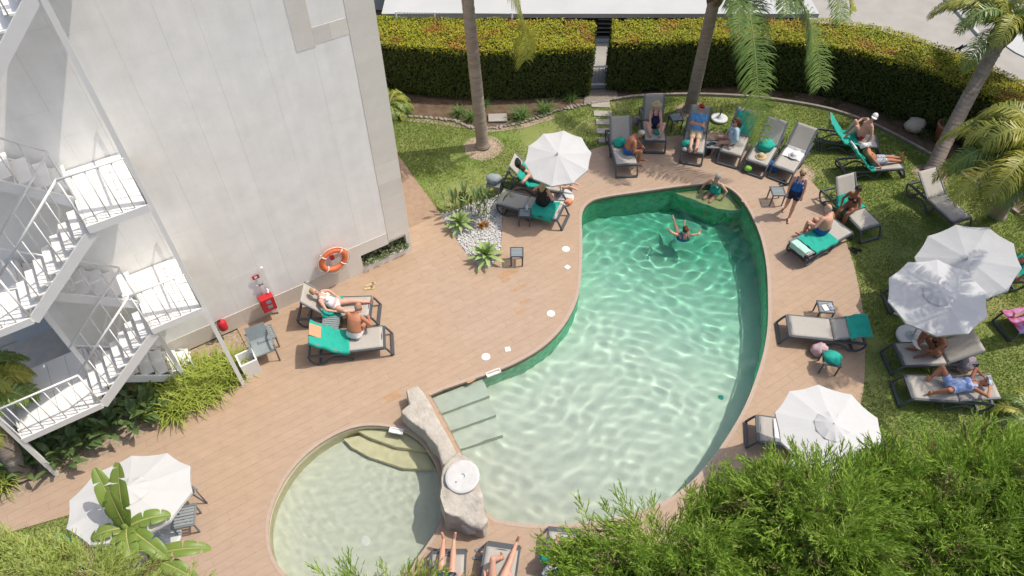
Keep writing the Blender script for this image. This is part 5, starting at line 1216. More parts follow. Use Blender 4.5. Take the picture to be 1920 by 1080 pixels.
armchair(349, 948, R(150), 'grey armchair at the edge of the lower left umbrella')

# ---- umbrellas
def umbrella(base, top, rad, lb, yaw=0.0, n=10, vent=True, cone=.17, sag=.025, disc=True, tilt=None):
    """base: foot of the pole on the ground; top: canopy centre at rim height"""
    ax = (top - base); h = ax.length; q = Vector((0, 0, 1)).rotation_difference(ax.normalized()); 
    o = empty('parasol', base); tag(o, lb, 'parasol', 'white parasols'); Mr = q.to_matrix(); Mp = Mr
    if tilt: Mr = Matrix.Rotation(R(tilt[0]), 3, Vector(tilt[1]))
    top0 = Mp @ Vector((0, 0, h))
    MB().tube([(0, 0, .02), top0, top0 + Mr @ Vector((0, 0, cone + .05))], .019, 10).build('pole', 'pole_white', o, smooth=True)
    mb = MB(); rings = 7; sub = 4; N = n * sub; vs = []
    for k in range(rings + 1):
        t = k / rings
        for j in range(N):
            a = 2 * math.pi * j / N + yaw; f = (j % sub) / sub; m = 4 * f * (1 - f); rr = rad * t * (1 - (1 - math.cos(math.pi / n)) * m * 1.0 - .02 * m * t)
            z = cone * (1 - t) ** 1.15 - sag * m * t * t * .6 + .006 * noise.noise(Vector((rr * math.cos(a) * 5, rr * math.sin(a) * 5, rad)))
            vs.append(Vector((rr * math.cos(a), rr * math.sin(a), z)))
    fs = [(k * N + j, k * N + (j + 1) % N, (k + 1) * N + (j + 1) % N, (k + 1) * N + j) for k in range(rings) for j in range(N)]
    # short drop of the hem
    for j in range(N):
        v = vs[rings * N + j]; vs.append(v + Vector((0, 0, -.055)))
    fs += [(rings * N + j, rings * N + (j + 1) % N, (rings + 1) * N + (j + 1) % N, (rings + 1) * N + j) for j in range(N)]
    vs = [top0 + Mr @ v for v in vs]; cn = mb.add(vs, fs).build('canopy', 'canopy', o)
    if vent:
        mb = MB(); vs = []
        for r_, z in ((.0, .05), (.16, .02), (.32 * rad, -.035)):
            for j in range(N):
                a = 2 * math.pi * j / N + yaw; f = (j % sub) / sub; m = 4 * f * (1 - f); rr = r_ * (1 - .05 * m); vs.append(top0 + Mr @ Vector((rr * math.cos(a), rr * math.sin(a), cone * (1 - r_ / rad) ** 1.15 + .045 + z * .5 - (.02 * m if r_ > .2 else 0))))
        mb.add(vs, [(k * N + j, k * N + (j + 1) % N, (k + 1) * N + (j + 1) % N, (k + 1) * N + j) for k in range(2) for j in range(N)]).build('vent', 'canopy', cn)
    rb = []
    for j in range(n):
        a = 2 * math.pi * j / n + yaw; MB().tube([top0 + Mr @ Vector((.03 * math.cos(a), .03 * math.sin(a), cone - .03)), top0 + Mr @ Vector((rad * .98 * math.cos(a), rad * .98 * math.sin(a), -.015))], .008, 5).build('rib', 'pole_white', o)
    MB().lathe([(0, 0), (.03, .0), (.02, .05), (0, .08)], 10, top0 + Mr @ Vector((0, 0, cone + .02)), Mr).build('finial', 'pole_white', o, smooth=True)
    if disc: base_disc_parts(o)
    return o
def base_disc_parts(o, r=.34):
    MB().lathe([(r, 0), (r + .03, .02), (r + .03, .07), (r, .085), (r - .04, .08)], 30).build('base_rim', 'base_rim', o, smooth=True)
    MB().lathe([(r - .035, .06), (r - .05, .075), (.06, .085), (.05, .16), (.03, .17), (0, .17)], 30).build('base_plate', 'base_disc', o, smooth=True)
u3b = at(1708, 634)
UMB = {}
def umb_px(key, cx, cy, h, rad, basepx, lb, **kw):
    top = at(cx, cy, h); base = at(*basepx) if basepx else Vector((top.x, top.y, 0)); UMB[key] = umbrella(base, top, rad, lb, **kw)
umb_px('U1', 1046, 296, 1.95, .90, (1052, 372), 'white parasol near the strelitzia bed shading two loungers', yaw=.1, vent=False)
umb_px('U2', 1812, 492, 1.92, 1.06, (1795, 570), 'sunlit white parasol overlapped by a shaded one on the right lawn', yaw=.2, vent=False)
umb_px('U3', 1757, 556, 1.86, 1.04, (1708, 634), 'white parasol dappled with palm shade on the right lawn', yaw=.0)
umb_px('U4', 1556, 806, 1.95, 1.03, None, 'white parasol at the lower right above the cypress', yaw=.25)
umb_px('U5', 246, 930, 1.95, 1.06, (306, 1010), 'white parasol at the lower left behind the banana plant', yaw=.1, tilt=(-16, (1, 0, 0)))
o = empty('parasol_stand', at(1348, 224)); tag(o, 'empty round parasol base with a short tube on the grass', 'parasol stand'); base_disc_parts(o, .24); MB().tube([(0, 0, .1), (.0, .0, .42)], .022, 10).build('tube', 'resin', o, smooth=True)

# ---- cloths laid over loungers
def lpt(a, d, y, lift=.012):
    """point on a lounger: d metres down from the top of the backrest"""
    al = R(a)
    if d < BACK: p = Vector((HINGE, 0, SEAT)) + Vector((-math.cos(al), 0, math.sin(al))) * (BACK - d); nrm = Vector((math.sin(al), 0, math.cos(al)))
    else: p = Vector((HINGE + (d - BACK), 0, SEAT)); nrm = Vector((0, 0, 1))
    return p + Vector((0, y, 0)) + nrm * lift, nrm
def towel(key, d0, d1, lb, material='teal', w=.74, seed=0, y0=0.0, hang=.10, wr=.014, front=0.0, skew=0.0):
    Mx, a = LG[key]; nx, ny = 30, 20; vs = []
    for i in range(nx + 1):
        for j in range(ny + 1):
            u, v = i / nx, j / ny; d = d0 + (d1 - d0) * u + skew * (v - .5); y = y0 + (v - .5) * w; dd = max(d, -.0); p, nr = lpt(a, dd, max(min(y, .335), -.335))
            k = noise.noise(Vector((d * 7 + seed * 3, y * 7, seed))) * wr + abs(noise.noise(Vector((d * 3.1 + seed, y * 4.3, seed + 5)))) * wr * 1.6
            p = p + nr * (k + .004)
            ex = abs(y) - .335
            if ex > 0: p = p + Vector((0, math.copysign(min(ex, .02), y) + .012 * math.sin(d * 16 + seed), -ex * (1.0)))
            if d < 0: p = p + Vector((-.025, 0, d * 1.0))
            vs.append(p)
    fs = [(i * (ny + 1) + j, i * (ny + 1) + j + 1, (i + 1) * (ny + 1) + j + 1, (i + 1) * (ny + 1) + j) for i in range(nx) for j in range(ny)]
    o = MB().add(vs, fs).build('towel', material, smooth=True); o.matrix_world = Mx; m = o.modifiers.new('thick', 'SOLIDIFY'); m.thickness = .008; m.offset = 1
    tag(o, lb, 'towel', 'towels on the loungers'); return o
towel('L1', .62, 1.12, 'teal towel under the blond woman by the hotel wall', w=.80, seed=1, wr=.02, y0=-.06)
towel('L2', -.10, 1.02, 'teal towel covering the back of the second lounger by the hotel', w=.86, seed=2, wr=.02)
towel('L2', .0, .30, 'small coral cloth on the teal towel by the hotel', 'coral', .34, 3, .05, wr=.005).location.z += .03
towel('L3', .35, 1.35, 'teal towel beneath the man under the upper umbrella', w=.84, seed=4)
towel('L4', 1.02, 1.72, 'teal towel beneath the woman in black', w=.86, seed=5, wr=.025, y0=-.08)
towel('L8', .1, .75, 'teal towel behind the woman in pale blue', w=.62, seed=6, y0=.05)
towel('L10', .72, 1.25, 'white towel spread on the last lounger of the far row', 'white_cloth', .56, 7, wr=.02)
towel('L11', -.02, 1.25, 'teal towel on the lounger of the man in red trunks', w=.78, seed=8, wr=.025)
towel('L12', -.12, .95, 'teal towel hanging over the backrest on the lawn', w=.82, seed=9, wr=.03)
towel('L12', -.06, .22, 'white cloth over the top of the lounger on the lawn', 'white_cloth', .40, 10, .16).location.z += .02
towel('L13', .52, 1.15, 'teal towel beneath the woman in the black bikini', w=.82, seed=11, wr=.03)
towel('L14', .30, 1.25, 'teal towel beneath the grey-haired man at the right side of the pool', w=.84, seed=12, wr=.02)
towel('L14', -.16, .22, 'mint towel over the head of the lounger at the right side of the pool', 'mint', .5, 13, .0).location.z += .025
towel('L16', -.06, .46, 'folded teal towel on the head of the empty lounger', w=.72, seed=14, wr=.02)
towel('L19', .62, 1.50, 'white towel on the lounger below the lower right umbrella', 'white_cloth', .58, 15)
towel('L19', .2, .95, 'teal towel on the lounger below the lower right umbrella', w=.82, seed=16, wr=.02).location.z += .012
towel('L21', .0, 1.0, 'teal towel on the lounger under the right umbrella', w=.86, seed=17, wr=.025)
towel('L22', .6, 1.95, 'purple and red printed towel on the lounger at the right edge', 'purple_print', .84, 18, wr=.02)
towel('L26', -.05, .8, 'teal towel seen through the banana leaves', w=.84, seed=19)
# ---- small belongings
def on(key, x, y, z=0.0): return (LG[key][0] @ Vector((x, y, z)))
def thing(o, lb, cat, grp=None): tag(o, lb, cat, grp); return o
thing(lump('towel_bundle', on('L9', .02, .0, SEAT + .12), (.26, .22, .17), 'teal', None, .3, 4, rz=.6, freq=1.8, fold=.3), 'bundled teal towel on the lounger with the straw hat', 'towel')
def hat(name, loc, lb, material='straw', rot=(0, 0, 0), rb=.17):
    o = MB().lathe([(rb, 0.0), (rb * .95, .012), (.10, .02), (.092, .07), (.07, .105), (.0, .115)], 22).build(name, material, smooth=True, loc=loc, rot=rot); tag(o, lb, 'hat'); return o
hat('sun_hat', on('L9', .48, .02, SEAT + .005), 'straw hat lying on the lounger next to the teal bundle')
hat('sun_hat', on('L10', .1, .05, SEAT + .035), 'pale sun hat on the white towel of the last lounger', 'white_cloth')
thing(lump('beach_bag', at(1326, 282, .15) * 1.0, (.14, .11, .24), 'black', None, .2, 2, rz=.3), 'black bag standing between lounger and side table', 'bag')
thing(lump('beach_bag', at(1536, 655, .14), (.20, .16, .17), 'pink_cloth', None, .25, 6, rz=.5, fold=.2), 'pink bag beside the table with the teal towel', 'bag')
thing(lump('beach_bag', at(1808, 682, .22), (.24, .18, .24), 'bag_print', None, .25, 8, rz=.2, fold=.2), 'colourful patterned bag behind the reading person', 'bag')
thing(lump('beach_bag', at(1448, 312, .16), (.14, .2, .17), 'blue', None, .25, 9, rz=.7, fold=.3), 'blue bag leaning against the last lounger of the far row', 'bag')
thing(lump('swim_ring_bag', at(1403, 316, .14), (.12, .09, .10), 'lime', None, .15, 3), 'lime green bag under the lounger with the teal bundle', 'bag')
thing(lump('towel_bundle', on('T7', 0, 0, .05), (.20, .18, .09), 'teal', None, .25, 11, fold=.3), 'teal towel heaped on the table by the pink bag', 'towel')
thing(lump('towel_bundle', on('L5', -.12, -.05, SEAT + .1), (.20, .16, .13), 'teal', None, .3, 12, fold=.35), 'crumpled teal towel behind the shirtless man near the stepping stones', 'towel')
thing(lump('towel_bundle', on('L7', .52, -.2, SEAT + .05), (.18, .11, .09), 'teal', None, .25, 13, fold=.3), 'small teal towel beside the feet of the red-capped man', 'towel')
thing(lump('towel_bundle', on('L6', .45, .12, SEAT + .03), (.12, .09, .05), 'teal', None, .25, 14, fold=.3), 'teal cloth at the feet of the woman in the straw hat', 'towel')
thing(lump('beach_bag', on('T12', 0, 0, .13), (.22, .17, .16), 'grey_slat', None, .2, 15), 'grey bag on the table behind the strelitzia', 'bag')
thing(lump('beach_bag', on('L3', -.62, .05, SEAT + .42), (.10, .16, .16), 'black', None, .25, 16), 'black bag on the backrest of the far lounger under the upper umbrella', 'bag')
thing(lump('beach_bag', at(1212, 228, .2) + Vector((-.35, 0, 0)), (.12, .10, .2), 'bag_print', None, .25, 17), 'dark bag hanging left of the straw-hat woman', 'bag')
thing(lump('towel_bundle', on('L25', .25, .28, SEAT + .08), (.16, .12, .12), 'teal', None, .3, 18, fold=.3), 'teal bundle beside the legs near the foreground cypress', 'towel')
thing(lump('flower_print_bag', on('L25', -.05, .2, SEAT + .1), (.18, .15, .12), 'flower_print', None, .25, 19), 'patterned cloth on the lounger next to the foreground cypress', 'bag')
o = lump('orange_bag', at(1066, 378, .1), (.13, .09, .09), 'coral', None, .3, 21, rz=.5); thing(o, 'orange bag under the foot of the lounger near the pool', 'bag')
def flipflops(px, py, yaw, material, lb, gap=.11, skew=.15):
    o = empty('flip_flops', at(px, py), yaw); tag(o, lb, 'flip-flops', 'sandals left on the ground')
    for k, sg in enumerate((-1, 1)):
        pts = [(-.13, -.033), (-.06, -.03), (.02, -.04), (.09, -.048), (.13, -.03), (.14, 0), (.13, .03), (.09, .044), (.02, .036), (-.06, .03), (-.13, .033), (-.145, 0)]
        M = Matrix.Rotation(sg * skew, 3, 'Z'); pp = [(M @ Vector((x, y, 0)) + Vector((k * .06, sg * gap / 2 * 1.1, 0)))[:2] for x, y in pts]
        s_ = MB().prism(pp, .002, .02).build('sole', material, o); c = Vector((k * .06 + .05, sg * gap * .55, .02))
        MB().tube([c + Vector((-.02, -.04, 0)), c + Vector((.02, -.01, .03)), c + Vector((.05, 0, .0)), c + Vector((.02, .01, .03)), c + Vector((-.02, .04, 0))], .007, 5).build('strap', 'black', s_)
flipflops(692, 538, R(20), 'straw', 'dark sandals left on the deck below the wall niche')
flipflops(899, 1038, R(10), 'resin_light', 'grey flip-flops left of the middle bottom lounger', .16)
flipflops(1686, 588, R(-20), 'white_cloth', 'white slippers in the shade left of the dappled parasol')
flipflops(1601, 468, R(-40), 'black', 'black sandals on the lawn edge near the mint towel')
flipflops(1466, 346, R(30), 'black', 'black sandals by the foot of the last far lounger')
o = empty('magazine', on('T6', .04, -.02, .003), .2); tag(o, 'open magazine and papers on the side table', 'magazine')
MB().box((-.07, 0, .006), (.13, .19, .008)).build('page', 'white_cloth', o); MB().box((.075, .0, .007), (.13, .19, .008), Matrix.Rotation(.12, 3, 'Y')).build('page', 'flower_print', o)
o = MB().box((0, 0, 0), (.16, .11, .02)).build('tablet', 'black', loc=on('T8', 0, .02, .014), rot=(0, 0, .3), bevel=.004); tag(o, 'dark tablet on the table by the black bag', 'tablet')
for i, (k, x, y) in enumerate((('L4', -.72, .12),)):
    o = empty('sunglasses', on(k, x, y, SEAT + .012), LG[k][1]); tag(o, 'sunglasses on the head of the flat lounger', 'sunglasses')
    for sg in (-1, 1): MB().box((0, sg * .036, .012), (.012, .055, .04)).build('lens', 'black', o); MB().bar((0, sg * .065, .02), (.12, sg * .06, .02), .005, .006).build('temple', 'black', o)
o = MB().tube([(0, 0, 0), (0, 0, .2), (0, 0, .22), (0, 0, .26)], [.035, .035, .016, .014], 12).build('water_bottle', 'pale_blue_cloth', smooth=True, loc=on('T2', .05, .05, .0)); tag(o, 'small water bottle on the dark side table', 'bottle')
# ================================================================== PEOPLE
def ik(a, b, l1, l2, pole):
    """middle joint of a two-bone limb from a to b bending towards pole (a direction); returns joint and reached end"""
    d = b - a; L = d.length; L2 = min(L, (l1 + l2) * .995); b = a + d * (L2 / max(L, 1e-6)); d = b - a; L = d.length
    x = (l1 * l1 - l2 * l2 + L * L) / (2 * L); h = math.sqrt(max(l1 * l1 - x * x, 0)); t = d / L; p = pole - t * pole.dot(t)
    if p.length < 1e-4: p = Vector((0, 0, 1)) - t * t.z
    return a + t * x + p.normalized() * h, b
class Body:
    def __init__(s): s.mb = MB(); s.reg = []
    def cap(s, name, a, b, r0, r1, n=10, bulge=0.0, t0=0.0, t1=1.0):
        a, b = Vector(a), Vector(b); d = (b - a); L = max(d.length, 1e-5); t = d / L; pts, rs = [], []
        for k in (-.98, -.8, -.5): pts.append(a + t * r0 * k); rs.append(r0 * math.sqrt(1 - k * k))
        for k in range(7): u = k / 6; pts.append(a + d * u); rs.append(r0 + (r1 - r0) * u + bulge * math.sin(math.pi * min(u * 1.4, 1)))
        for k in (.5, .8, .98): pts.append(b + t * r1 * k); rs.append(r1 * math.sqrt(1 - k * k))
        s.mb.tube(pts, rs, n); s.reg.append((name, a, b, r0, r1, t0, t1))
    def ell(s, name, c, ax, n=12):
        """ellipsoid with three half-axis vectors"""
        c = Vector(c); vs, fs = [], []; m = 8
        for i in range(m + 1):
            ph = math.pi * (i + .02 * (i == 0) - .02 * (i == m)) / m
            for j in range(n):
                th = 2 * math.pi * j / n; vs.append(c + ax[0] * (math.sin(ph) * math.cos(th)) + ax[1] * (math.sin(ph) * math.sin(th)) + ax[2] * math.cos(ph))
        for i in range(m):
            for j in range(n): fs.append((i * n + j, (i + 1) * n + j, (i + 1) * n + (j + 1) % n, i * n + (j + 1) % n))
        fs += [tuple(range(n)), tuple(range((m + 1) * n - 1, m * n - 1, -1))]
        s.mb.add(vs, fs); r = min(a.length for a in ax); s.reg.append((name, c, c + ax[2] * .3, r, r, 0, 1))
BONES = dict(thigh=.43, shin=.415, uarm=.285, farm=.255)
SHIRTS = {}
def person(lb, Mx, J, skin, hair, clothes, height=1.0, sex='m', belly=0.0, look=None, hairstyle='short', cap=None, grp='holidaymakers around the pool', glasses=False, hat_kind=None, size=1.0):
    B = Body(); pel, che = Vector(J['pel']), Vector(J['che']); lat = Vector(J['lat']).normalized(); sp = (che - pel); spl = sp.length; su = sp / spl
    lat = (lat - su * lat.dot(su)).normalized(); fwd = lat.cross(su).normalized()          # out of the chest
    bow = J.get('bow', .02)
    prof_m = [(-.20, .105, .075), (-.10, .155, .105), (.04, .168, .115), (.22, .152, .105), (.40, .145, .10), (.60, .162, .112), (.78, .178, .115), (.90, .165, .095), (.97, .10, .07), (1.04, .055, .055)]
    prof_f = [(-.20, .105, .075), (-.10, .160, .108), (.04, .172, .118), (.22, .145, .10), (.40, .124, .09), (.60, .138, .10), (.78, .152, .10), (.90, .142, .085), (.97, .085, .065), (1.04, .048, .048)]
    prof = prof_m if sex == 'm' else prof_f
    n = 16; vs = []
    for t, w, d in prof:
        d2 = d + belly * math.exp(-((t - .3) / .22) ** 2); w2 = w + belly * .5 * math.exp(-((t - .3) / .25) ** 2); c = pel + sp * t - fwd * bow * 4 * max(t, 0) * (1 - t) + fwd * (d2 - d) * .6
        vs += [c + lat * w2 * math.cos(2 * math.pi * j / n) + fwd * d2 * math.sin(2 * math.pi * j / n) for j in range(n)]
        B.reg.append(('torso', c - lat * w2 * .45, c + lat * w2 * .45, d2, d2, t, t))
    k = len(prof); fs = [(i * n + j, i * n + (j + 1) % n, (i + 1) * n + (j + 1) % n, (i + 1) * n + j) for i in range(k - 1) for j in range(n)] + [tuple(range(n - 1, -1, -1)), tuple((k - 1) * n + j for j in range(n))]
    B.mb.add(vs, fs)
    if sex == 'f':
        for sg in (-1, 1):
            c = pel + sp * .66 + lat * sg * .072 + fwd * .085; B.ell('torso', c, (lat * .062, fwd * .055, su * .062), 10); nm, a_, b_, r0_, r1_, _, _ = B.reg[-1]; B.reg[-1] = (nm, a_, b_, r0_, r1_, .66, .66)
    else:
        for sg in (-1, 1):
            c = pel + sp * .72 + lat * sg * .08 + fwd * .075; B.ell('torso', c, (lat * .075, fwd * .04, su * .06), 10); nm, a_, b_, r0_, r1_, _, _ = B.reg[-1]; B.reg[-1] = (nm, a_, b_, r0_, r1_, .72, .72)
    # head
    hd = Vector(J.get('neck', su)).normalized(); lk = Vector(look if look else fwd).normalized(); hup = Vector(J.get('hup', hd)).normalized(); lk = (lk - hup * lk.dot(hup)).normalized(); hl = hup.cross(lk)  # to the person's left
    nb = pel + sp * 1.0; hc = nb + hd * .175 + lk * .02
    B.cap('neck', nb - su * .04, hc - hup * .03, .055, .05)
    B.ell('head', hc + hup * .025 - lk * .008, (hl * .076, lk * .096, hup * .10), 14); B.ell('head', hc - hup * .055 + lk * .03, (hl * .056, lk * .062, hup * .065), 12)
    B.ell('head', hc - hup * .012 + lk * .098, (hl * .014, lk * .02, hup * .026), 8); B.ell('head', hc - hup * .068 + lk * .088, (hl * .022, lk * .012, hup * .010), 8)
    for sg in (-1, 1): B.ell('head', hc + hl * sg * .078 - lk * .005, (hl * .012, lk * .020, hup * .03), 8)
    sw = .175 if sex == 'm' else .152
    for sg, sd in ((1, 'L'), (-1, 'R')):
        sh = pel + sp * .90 + lat * sg * sw - fwd * .005 + Vector(J.get('shrug' + sd, (0, 0, 0)))
        wr = Vector(J['h' + sd]); el, wr = ik(sh, wr, BONES['uarm'], BONES['farm'], Vector(J.get('ep' + sd, -fwd - su * .5 + lat * sg * .6)))
        f = .9 if sex == 'f' else 1.0
        B.cap('uarm' + sd, sh, el, .054 * f, .041 * f, bulge=.006); B.cap('farm' + sd, el, wr, .042 * f, .027 * f, bulge=.005)
        # hand: palm, four bent fingers, thumb from the side of the palm
        hdv = Vector(J.get('hd' + sd, (wr - el))).normalized(); pn = Vector(J.get('pn' + sd, (0, 0, -1))); pn = pn - hdv * pn.dot(hdv); pn = pn.normalized() if pn.length > 1e-3 else hdv.orthogonal().normalized(); px_ = hdv.cross(pn).normalized()
        pc = wr + hdv * .055; B.ell('hand' + sd, pc, (px_ * .042, pn * .018, hdv * .055), 10)
        for q in range(4):
            o_ = (q - 1.5) * .021; l_ = (.066, .078, .074, .058)[q]; b0 = wr + hdv * .095 + px_ * o_; b1 = b0 + (hdv * .9 + pn * .25).normalized() * l_ * .5; b2 = b1 + (hdv * .6 + pn * .75).normalized() * l_ * .5
            B.cap('hand' + sd, b0, b1, .0095, .009, 6); B.cap('hand' + sd, b1, b2, .009, .0075, 6)
        tb = wr + hdv * .035 + px_ * -sg * .034; tm = tb + (hdv * .55 - px_ * sg * .75 + pn * .25).normalized() * .04; B.cap('hand' + sd, tb, tm, .012, .010, 6); B.cap('hand' + sd, tm, tm + (hdv * .9 - px_ * sg * .2 + pn * .3).normalized() * .032, .010, .008, 6)
        hp = pel + lat * sg * .092 - su * .03 + fwd * .0; an = Vector(J['f' + sd]); kn, an = ik(hp, an, BONES['thigh'], BONES['shin'], Vector(J.get('kp' + sd, fwd + Vector((0, 0, .3)))))
        B.cap('thigh' + sd, hp, kn, .088, .058, 12, .006); B.cap('shin' + sd, kn, an, .056, .037, 10, .009)
        td = Vector(J.get('toe' + sd, fwd)).normalized(); sh_d = (an - kn).normalized(); heel = an + sh_d * .045 - td * .045; ball = an + sh_d * .06 + td * .115; B.cap('foot' + sd, heel, ball, .036, .034, 8); B.cap('foot' + sd, ball, ball + td * .055, .034, .022, 8)
        tl = td.cross(sh_d).normalized()
        for q in range(5): B.cap('foot' + sd, ball + td * .05 + tl * (q - 2) * .014, ball + td * (.085 - .006 * abs(q - 1)) + tl * (q - 2) * .015, .010, .008, 6)
    # one continuous skin
    root = empty('person', (0, 0, 0)); root.matrix_world = Mx @ Matrix.Scale(height, 4); tag(root, lb, 'person', grp)
    me0 = B.mb.mesh('raw', skin); tmp = bpy.data.objects.new('tmp', me0); COL.objects.link(tmp)
    m = tmp.modifiers.new('r', 'REMESH'); m.mode = 'VOXEL'; m.voxel_size = .0145; m.use_smooth_shade = True; m2 = tmp.modifiers.new('s', 'SMOOTH'); m2.factor = .45; m2.iterations = 2
    dg = bpy.context.evaluated_depsgraph_get(); me = bpy.data.meshes.new_from_object(tmp.evaluated_get(dg)); bpy.data.objects.remove(tmp); bpy.data.meshes.remove(me0); me.name = 'body'
    V = np.empty(len(me.vertices) * 3, np.float32); me.vertices.foreach_get('co', V); V = V.reshape(-1, 3); Nn = np.empty(len(me.vertices) * 3, np.float32); me.vertices.foreach_get('normal', Nn); Nn = Nn.reshape(-1, 3)
    F = np.empty(len(me.loops), np.int32); me.loops.foreach_get('vertex_index', F); F = F.reshape(-1, 4)
    best = np.full(len(V), 1e9); reg = np.zeros(len(V), int); tt = np.zeros(len(V)); names = []
    for nm, a, b, r0, r1, ta, tb in B.reg:
        if nm not in names: names.append(nm)
        a, b = np.array(a), np.array(b); d = b - a; L = d @ d + 1e-9; u = np.clip(((V - a) @ d) / L, 0, 1); dist = np.linalg.norm(V - a - u[:, None] * d, axis=1) - (r0 + (r1 - r0) * u)
        k = dist < best; best[k] = dist[k]; reg[k] = names.index(nm); tt[k] = (ta + (tb - ta) * u)[k]
    # finer torso parameter
    it = names.index('torso'); k = reg == it; tt[k] = ((V[k] - np.array(pel)) @ np.array(su)) / spl
    rn = np.array(names)[reg]
    while len(me.materials): me.materials.pop()
    for q in (skin, 'eye_dark', 'lips'): me.materials.append(M_[q])
    cen = V[F].mean(1); mi = np.zeros(len(F), np.int32)
    for sg in (-1, 1):
        e = np.array(hc + hl * sg * .031 + lk * .088 + hup * .012); mi[np.linalg.norm(cen - e, axis=1) < .017] = 1
    e = np.array(hc - hup * .066 + lk * .098); mi[(np.linalg.norm((cen - e) * [1, 1, 1], axis=1) < .017)] = 2
    me.polygons.foreach_set('material_index', mi); me.polygons.foreach_set('use_smooth', np.ones(len(F), bool))
    link('body', me, root)
    def garment(name, mask, off, material):
        fm = mask[F].all(1)
        if fm.sum() < 4: return
        used = np.unique(F[fm]); rm = np.full(len(V), -1); rm[used] = np.arange(len(used)); link(name, np_mesh(name, V[used] + Nn[used] * off, rm[F[fm]], material, smooth=True), root)
    is_ = lambda *q: np.isin(rn, q); T = tt; thigh = is_('thighL', 'thighR'); shin = is_('shinL', 'shinR'); tor = rn == 'torso'; ua = is_('uarmL', 'uarmR'); fa = is_('farmL', 'farmR')
    latc = np.abs((V - np.array(pel)) @ np.array(lat)); fw_ = (V - np.array(pel)) @ np.array(fwd)
    for c in clothes:
        kind, material = c
        if kind == 'trunks': garment('swim_trunks', (tor & (T < .16)) | (thigh & (T < .48)), .012, material)
        elif kind == 'shorts': garment('shorts', (tor & (T < .20)) | (thigh & (T < .88)), .016, material)
        elif kind == 'briefs': garment('swim_briefs', (tor & (T < .10)) | (thigh & (T < .10)), .008, material)
        elif kind == 'bikini': garment('bikini_bottom', (tor & (T < .05)) | (thigh & (T < .06)), .007, material); garment('bikini_top', tor & (T > .58) & (T < .74), .008, material)
        elif kind == 'swimsuit': garment('swimsuit', (tor & (T < .74)) | (thigh & (T < .07)) | (tor & (T < 1.0) & (latc > .05) & (latc < .095)), .008, material)
        elif kind == 'shirt': garment('shirt', (tor & (T > .06) & (T < 1.01)) | (ua & (T < .62)), .018, material)
        elif kind == 'long_shirt': garment('shirt', (tor & (T > -.08) & (T < 1.01)) | ua | (fa & (T < .85)) | (thigh & (T < .12)), .02, material)
        elif kind == 'tank': garment('tank_top', (tor & (T > .08) & (T < .86)) | (tor & (T < 1.0) & (latc > .05) & (latc < .12)), .014, material)
        elif kind == 'dress': garment('dress', (tor & (T < .80)) | (thigh & (T < .55)) | (tor & (T < 1.0) & (latc > .05) & (latc < .10)), .016, material)
        elif kind == 'wrap': garment('wrap', (tor & (T < .12)) | (thigh & (T < .62)), .02, material)
        elif kind == 'band': garment('waist_band', tor & (T > .12) & (T < .28), .02, material)
    hv = V - np.array(hc); hu, hf, hs = hv @ np.array(hup), hv @ np.array(lk), hv @ np.array(hl); head = (rn == 'head') | (rn == 'neck')
    ears = (np.abs(hs) > .079) & (hu < .035)
    if hairstyle != 'bald':
        line = (hu > .045 - .55 * np.minimum(hf, 0) * 0 + np.where(hf > .02, .028, 0)) | ((hf < -.01) & (hu > -.055 if hairstyle != 'long' else hu > -.10)) | ((np.abs(hs) > .05) & (hf < .03) & (hu > -.01))
        garment('hair', head & line & ~ears, .016 if hairstyle == 'short' else .022, hair)
    else:
        garment('hair', head & (hf < .01) & (hu > -.05) & (hu < .045) & ~ears, .007, hair)
    if hairstyle == 'long':
        mb = MB(); p0 = hc + hup * .03 - lk * .07; pts = [p0, hc - hup * .05 - lk * .105, hc - hup * .15 - lk * .115, hc - hup * .26 - lk * .10, hc - hup * .33 - lk * .08]; mb.tube(pts, [.06, .085, .088, .07, .025], 12); mb.build('long_hair', hair, root, smooth=True)
    if hairstyle == 'bun':
        mb = MB(); mb.lathe([(0.001, -.045), (.035, -.03), (.045, 0), (.035, .03), (0.001, .045)], 12, hc + hup * .06 - lk * .10); mb.build('hair_bun', hair, root, smooth=True)
    if cap:
        garment('cap', head & (hu > .04), .018, cap); mb = MB(); vs = []
        for i in range(9):
            a = -1.1 + 2.2 * i / 8
            for r_ in (.085, .175): vs.append(hc + hup * (.055 - (.014 if r_ > .1 else 0) - .012 * abs(a)) + lk * (.02 + r_ * math.cos(a) * (1.0 if r_ > .1 else 1.0)) + hl * min(r_, .1) * math.sin(a))
        mb.add(vs, [(2 * i, 2 * i + 1, 2 * i + 3, 2 * i + 2) for i in range(8)]); o = mb.build('cap_brim', cap, root); md = o.modifiers.new('t', 'SOLIDIFY'); md.thickness = .006
    if hat_kind:
        Mh = Matrix((hl, lk, hup)).transposed(); mb = MB(); mb.lathe([(.185, -.015), (.18, .0), (.105, .012), (.098, .06), (.075, .10), (0, .11)], 22, hc + hup * .055, Mh); mb.build('hat', hat_kind, root, smooth=True)
    if glasses:
        mb = MB(); Mh = Matrix((hl, lk, hup)).transposed()
        for sg in (-1, 1): mb.box(hc + hl * sg * .032 + lk * .100 + hup * .012, (.052, .012, .036), Mh); mb.bar(hc + hl * sg * .07 + lk * .09 + hup * .018, hc + hl * sg * .083 - lk * .01 + hup * .014, .006, .008)
        mb.bar(hc - hl * .07 + lk * .098 + hup * .022, hc + hl * .07 + lk * .098 + hup * .022, .008, .010); mb.build('sunglasses', 'black', root)
    return root

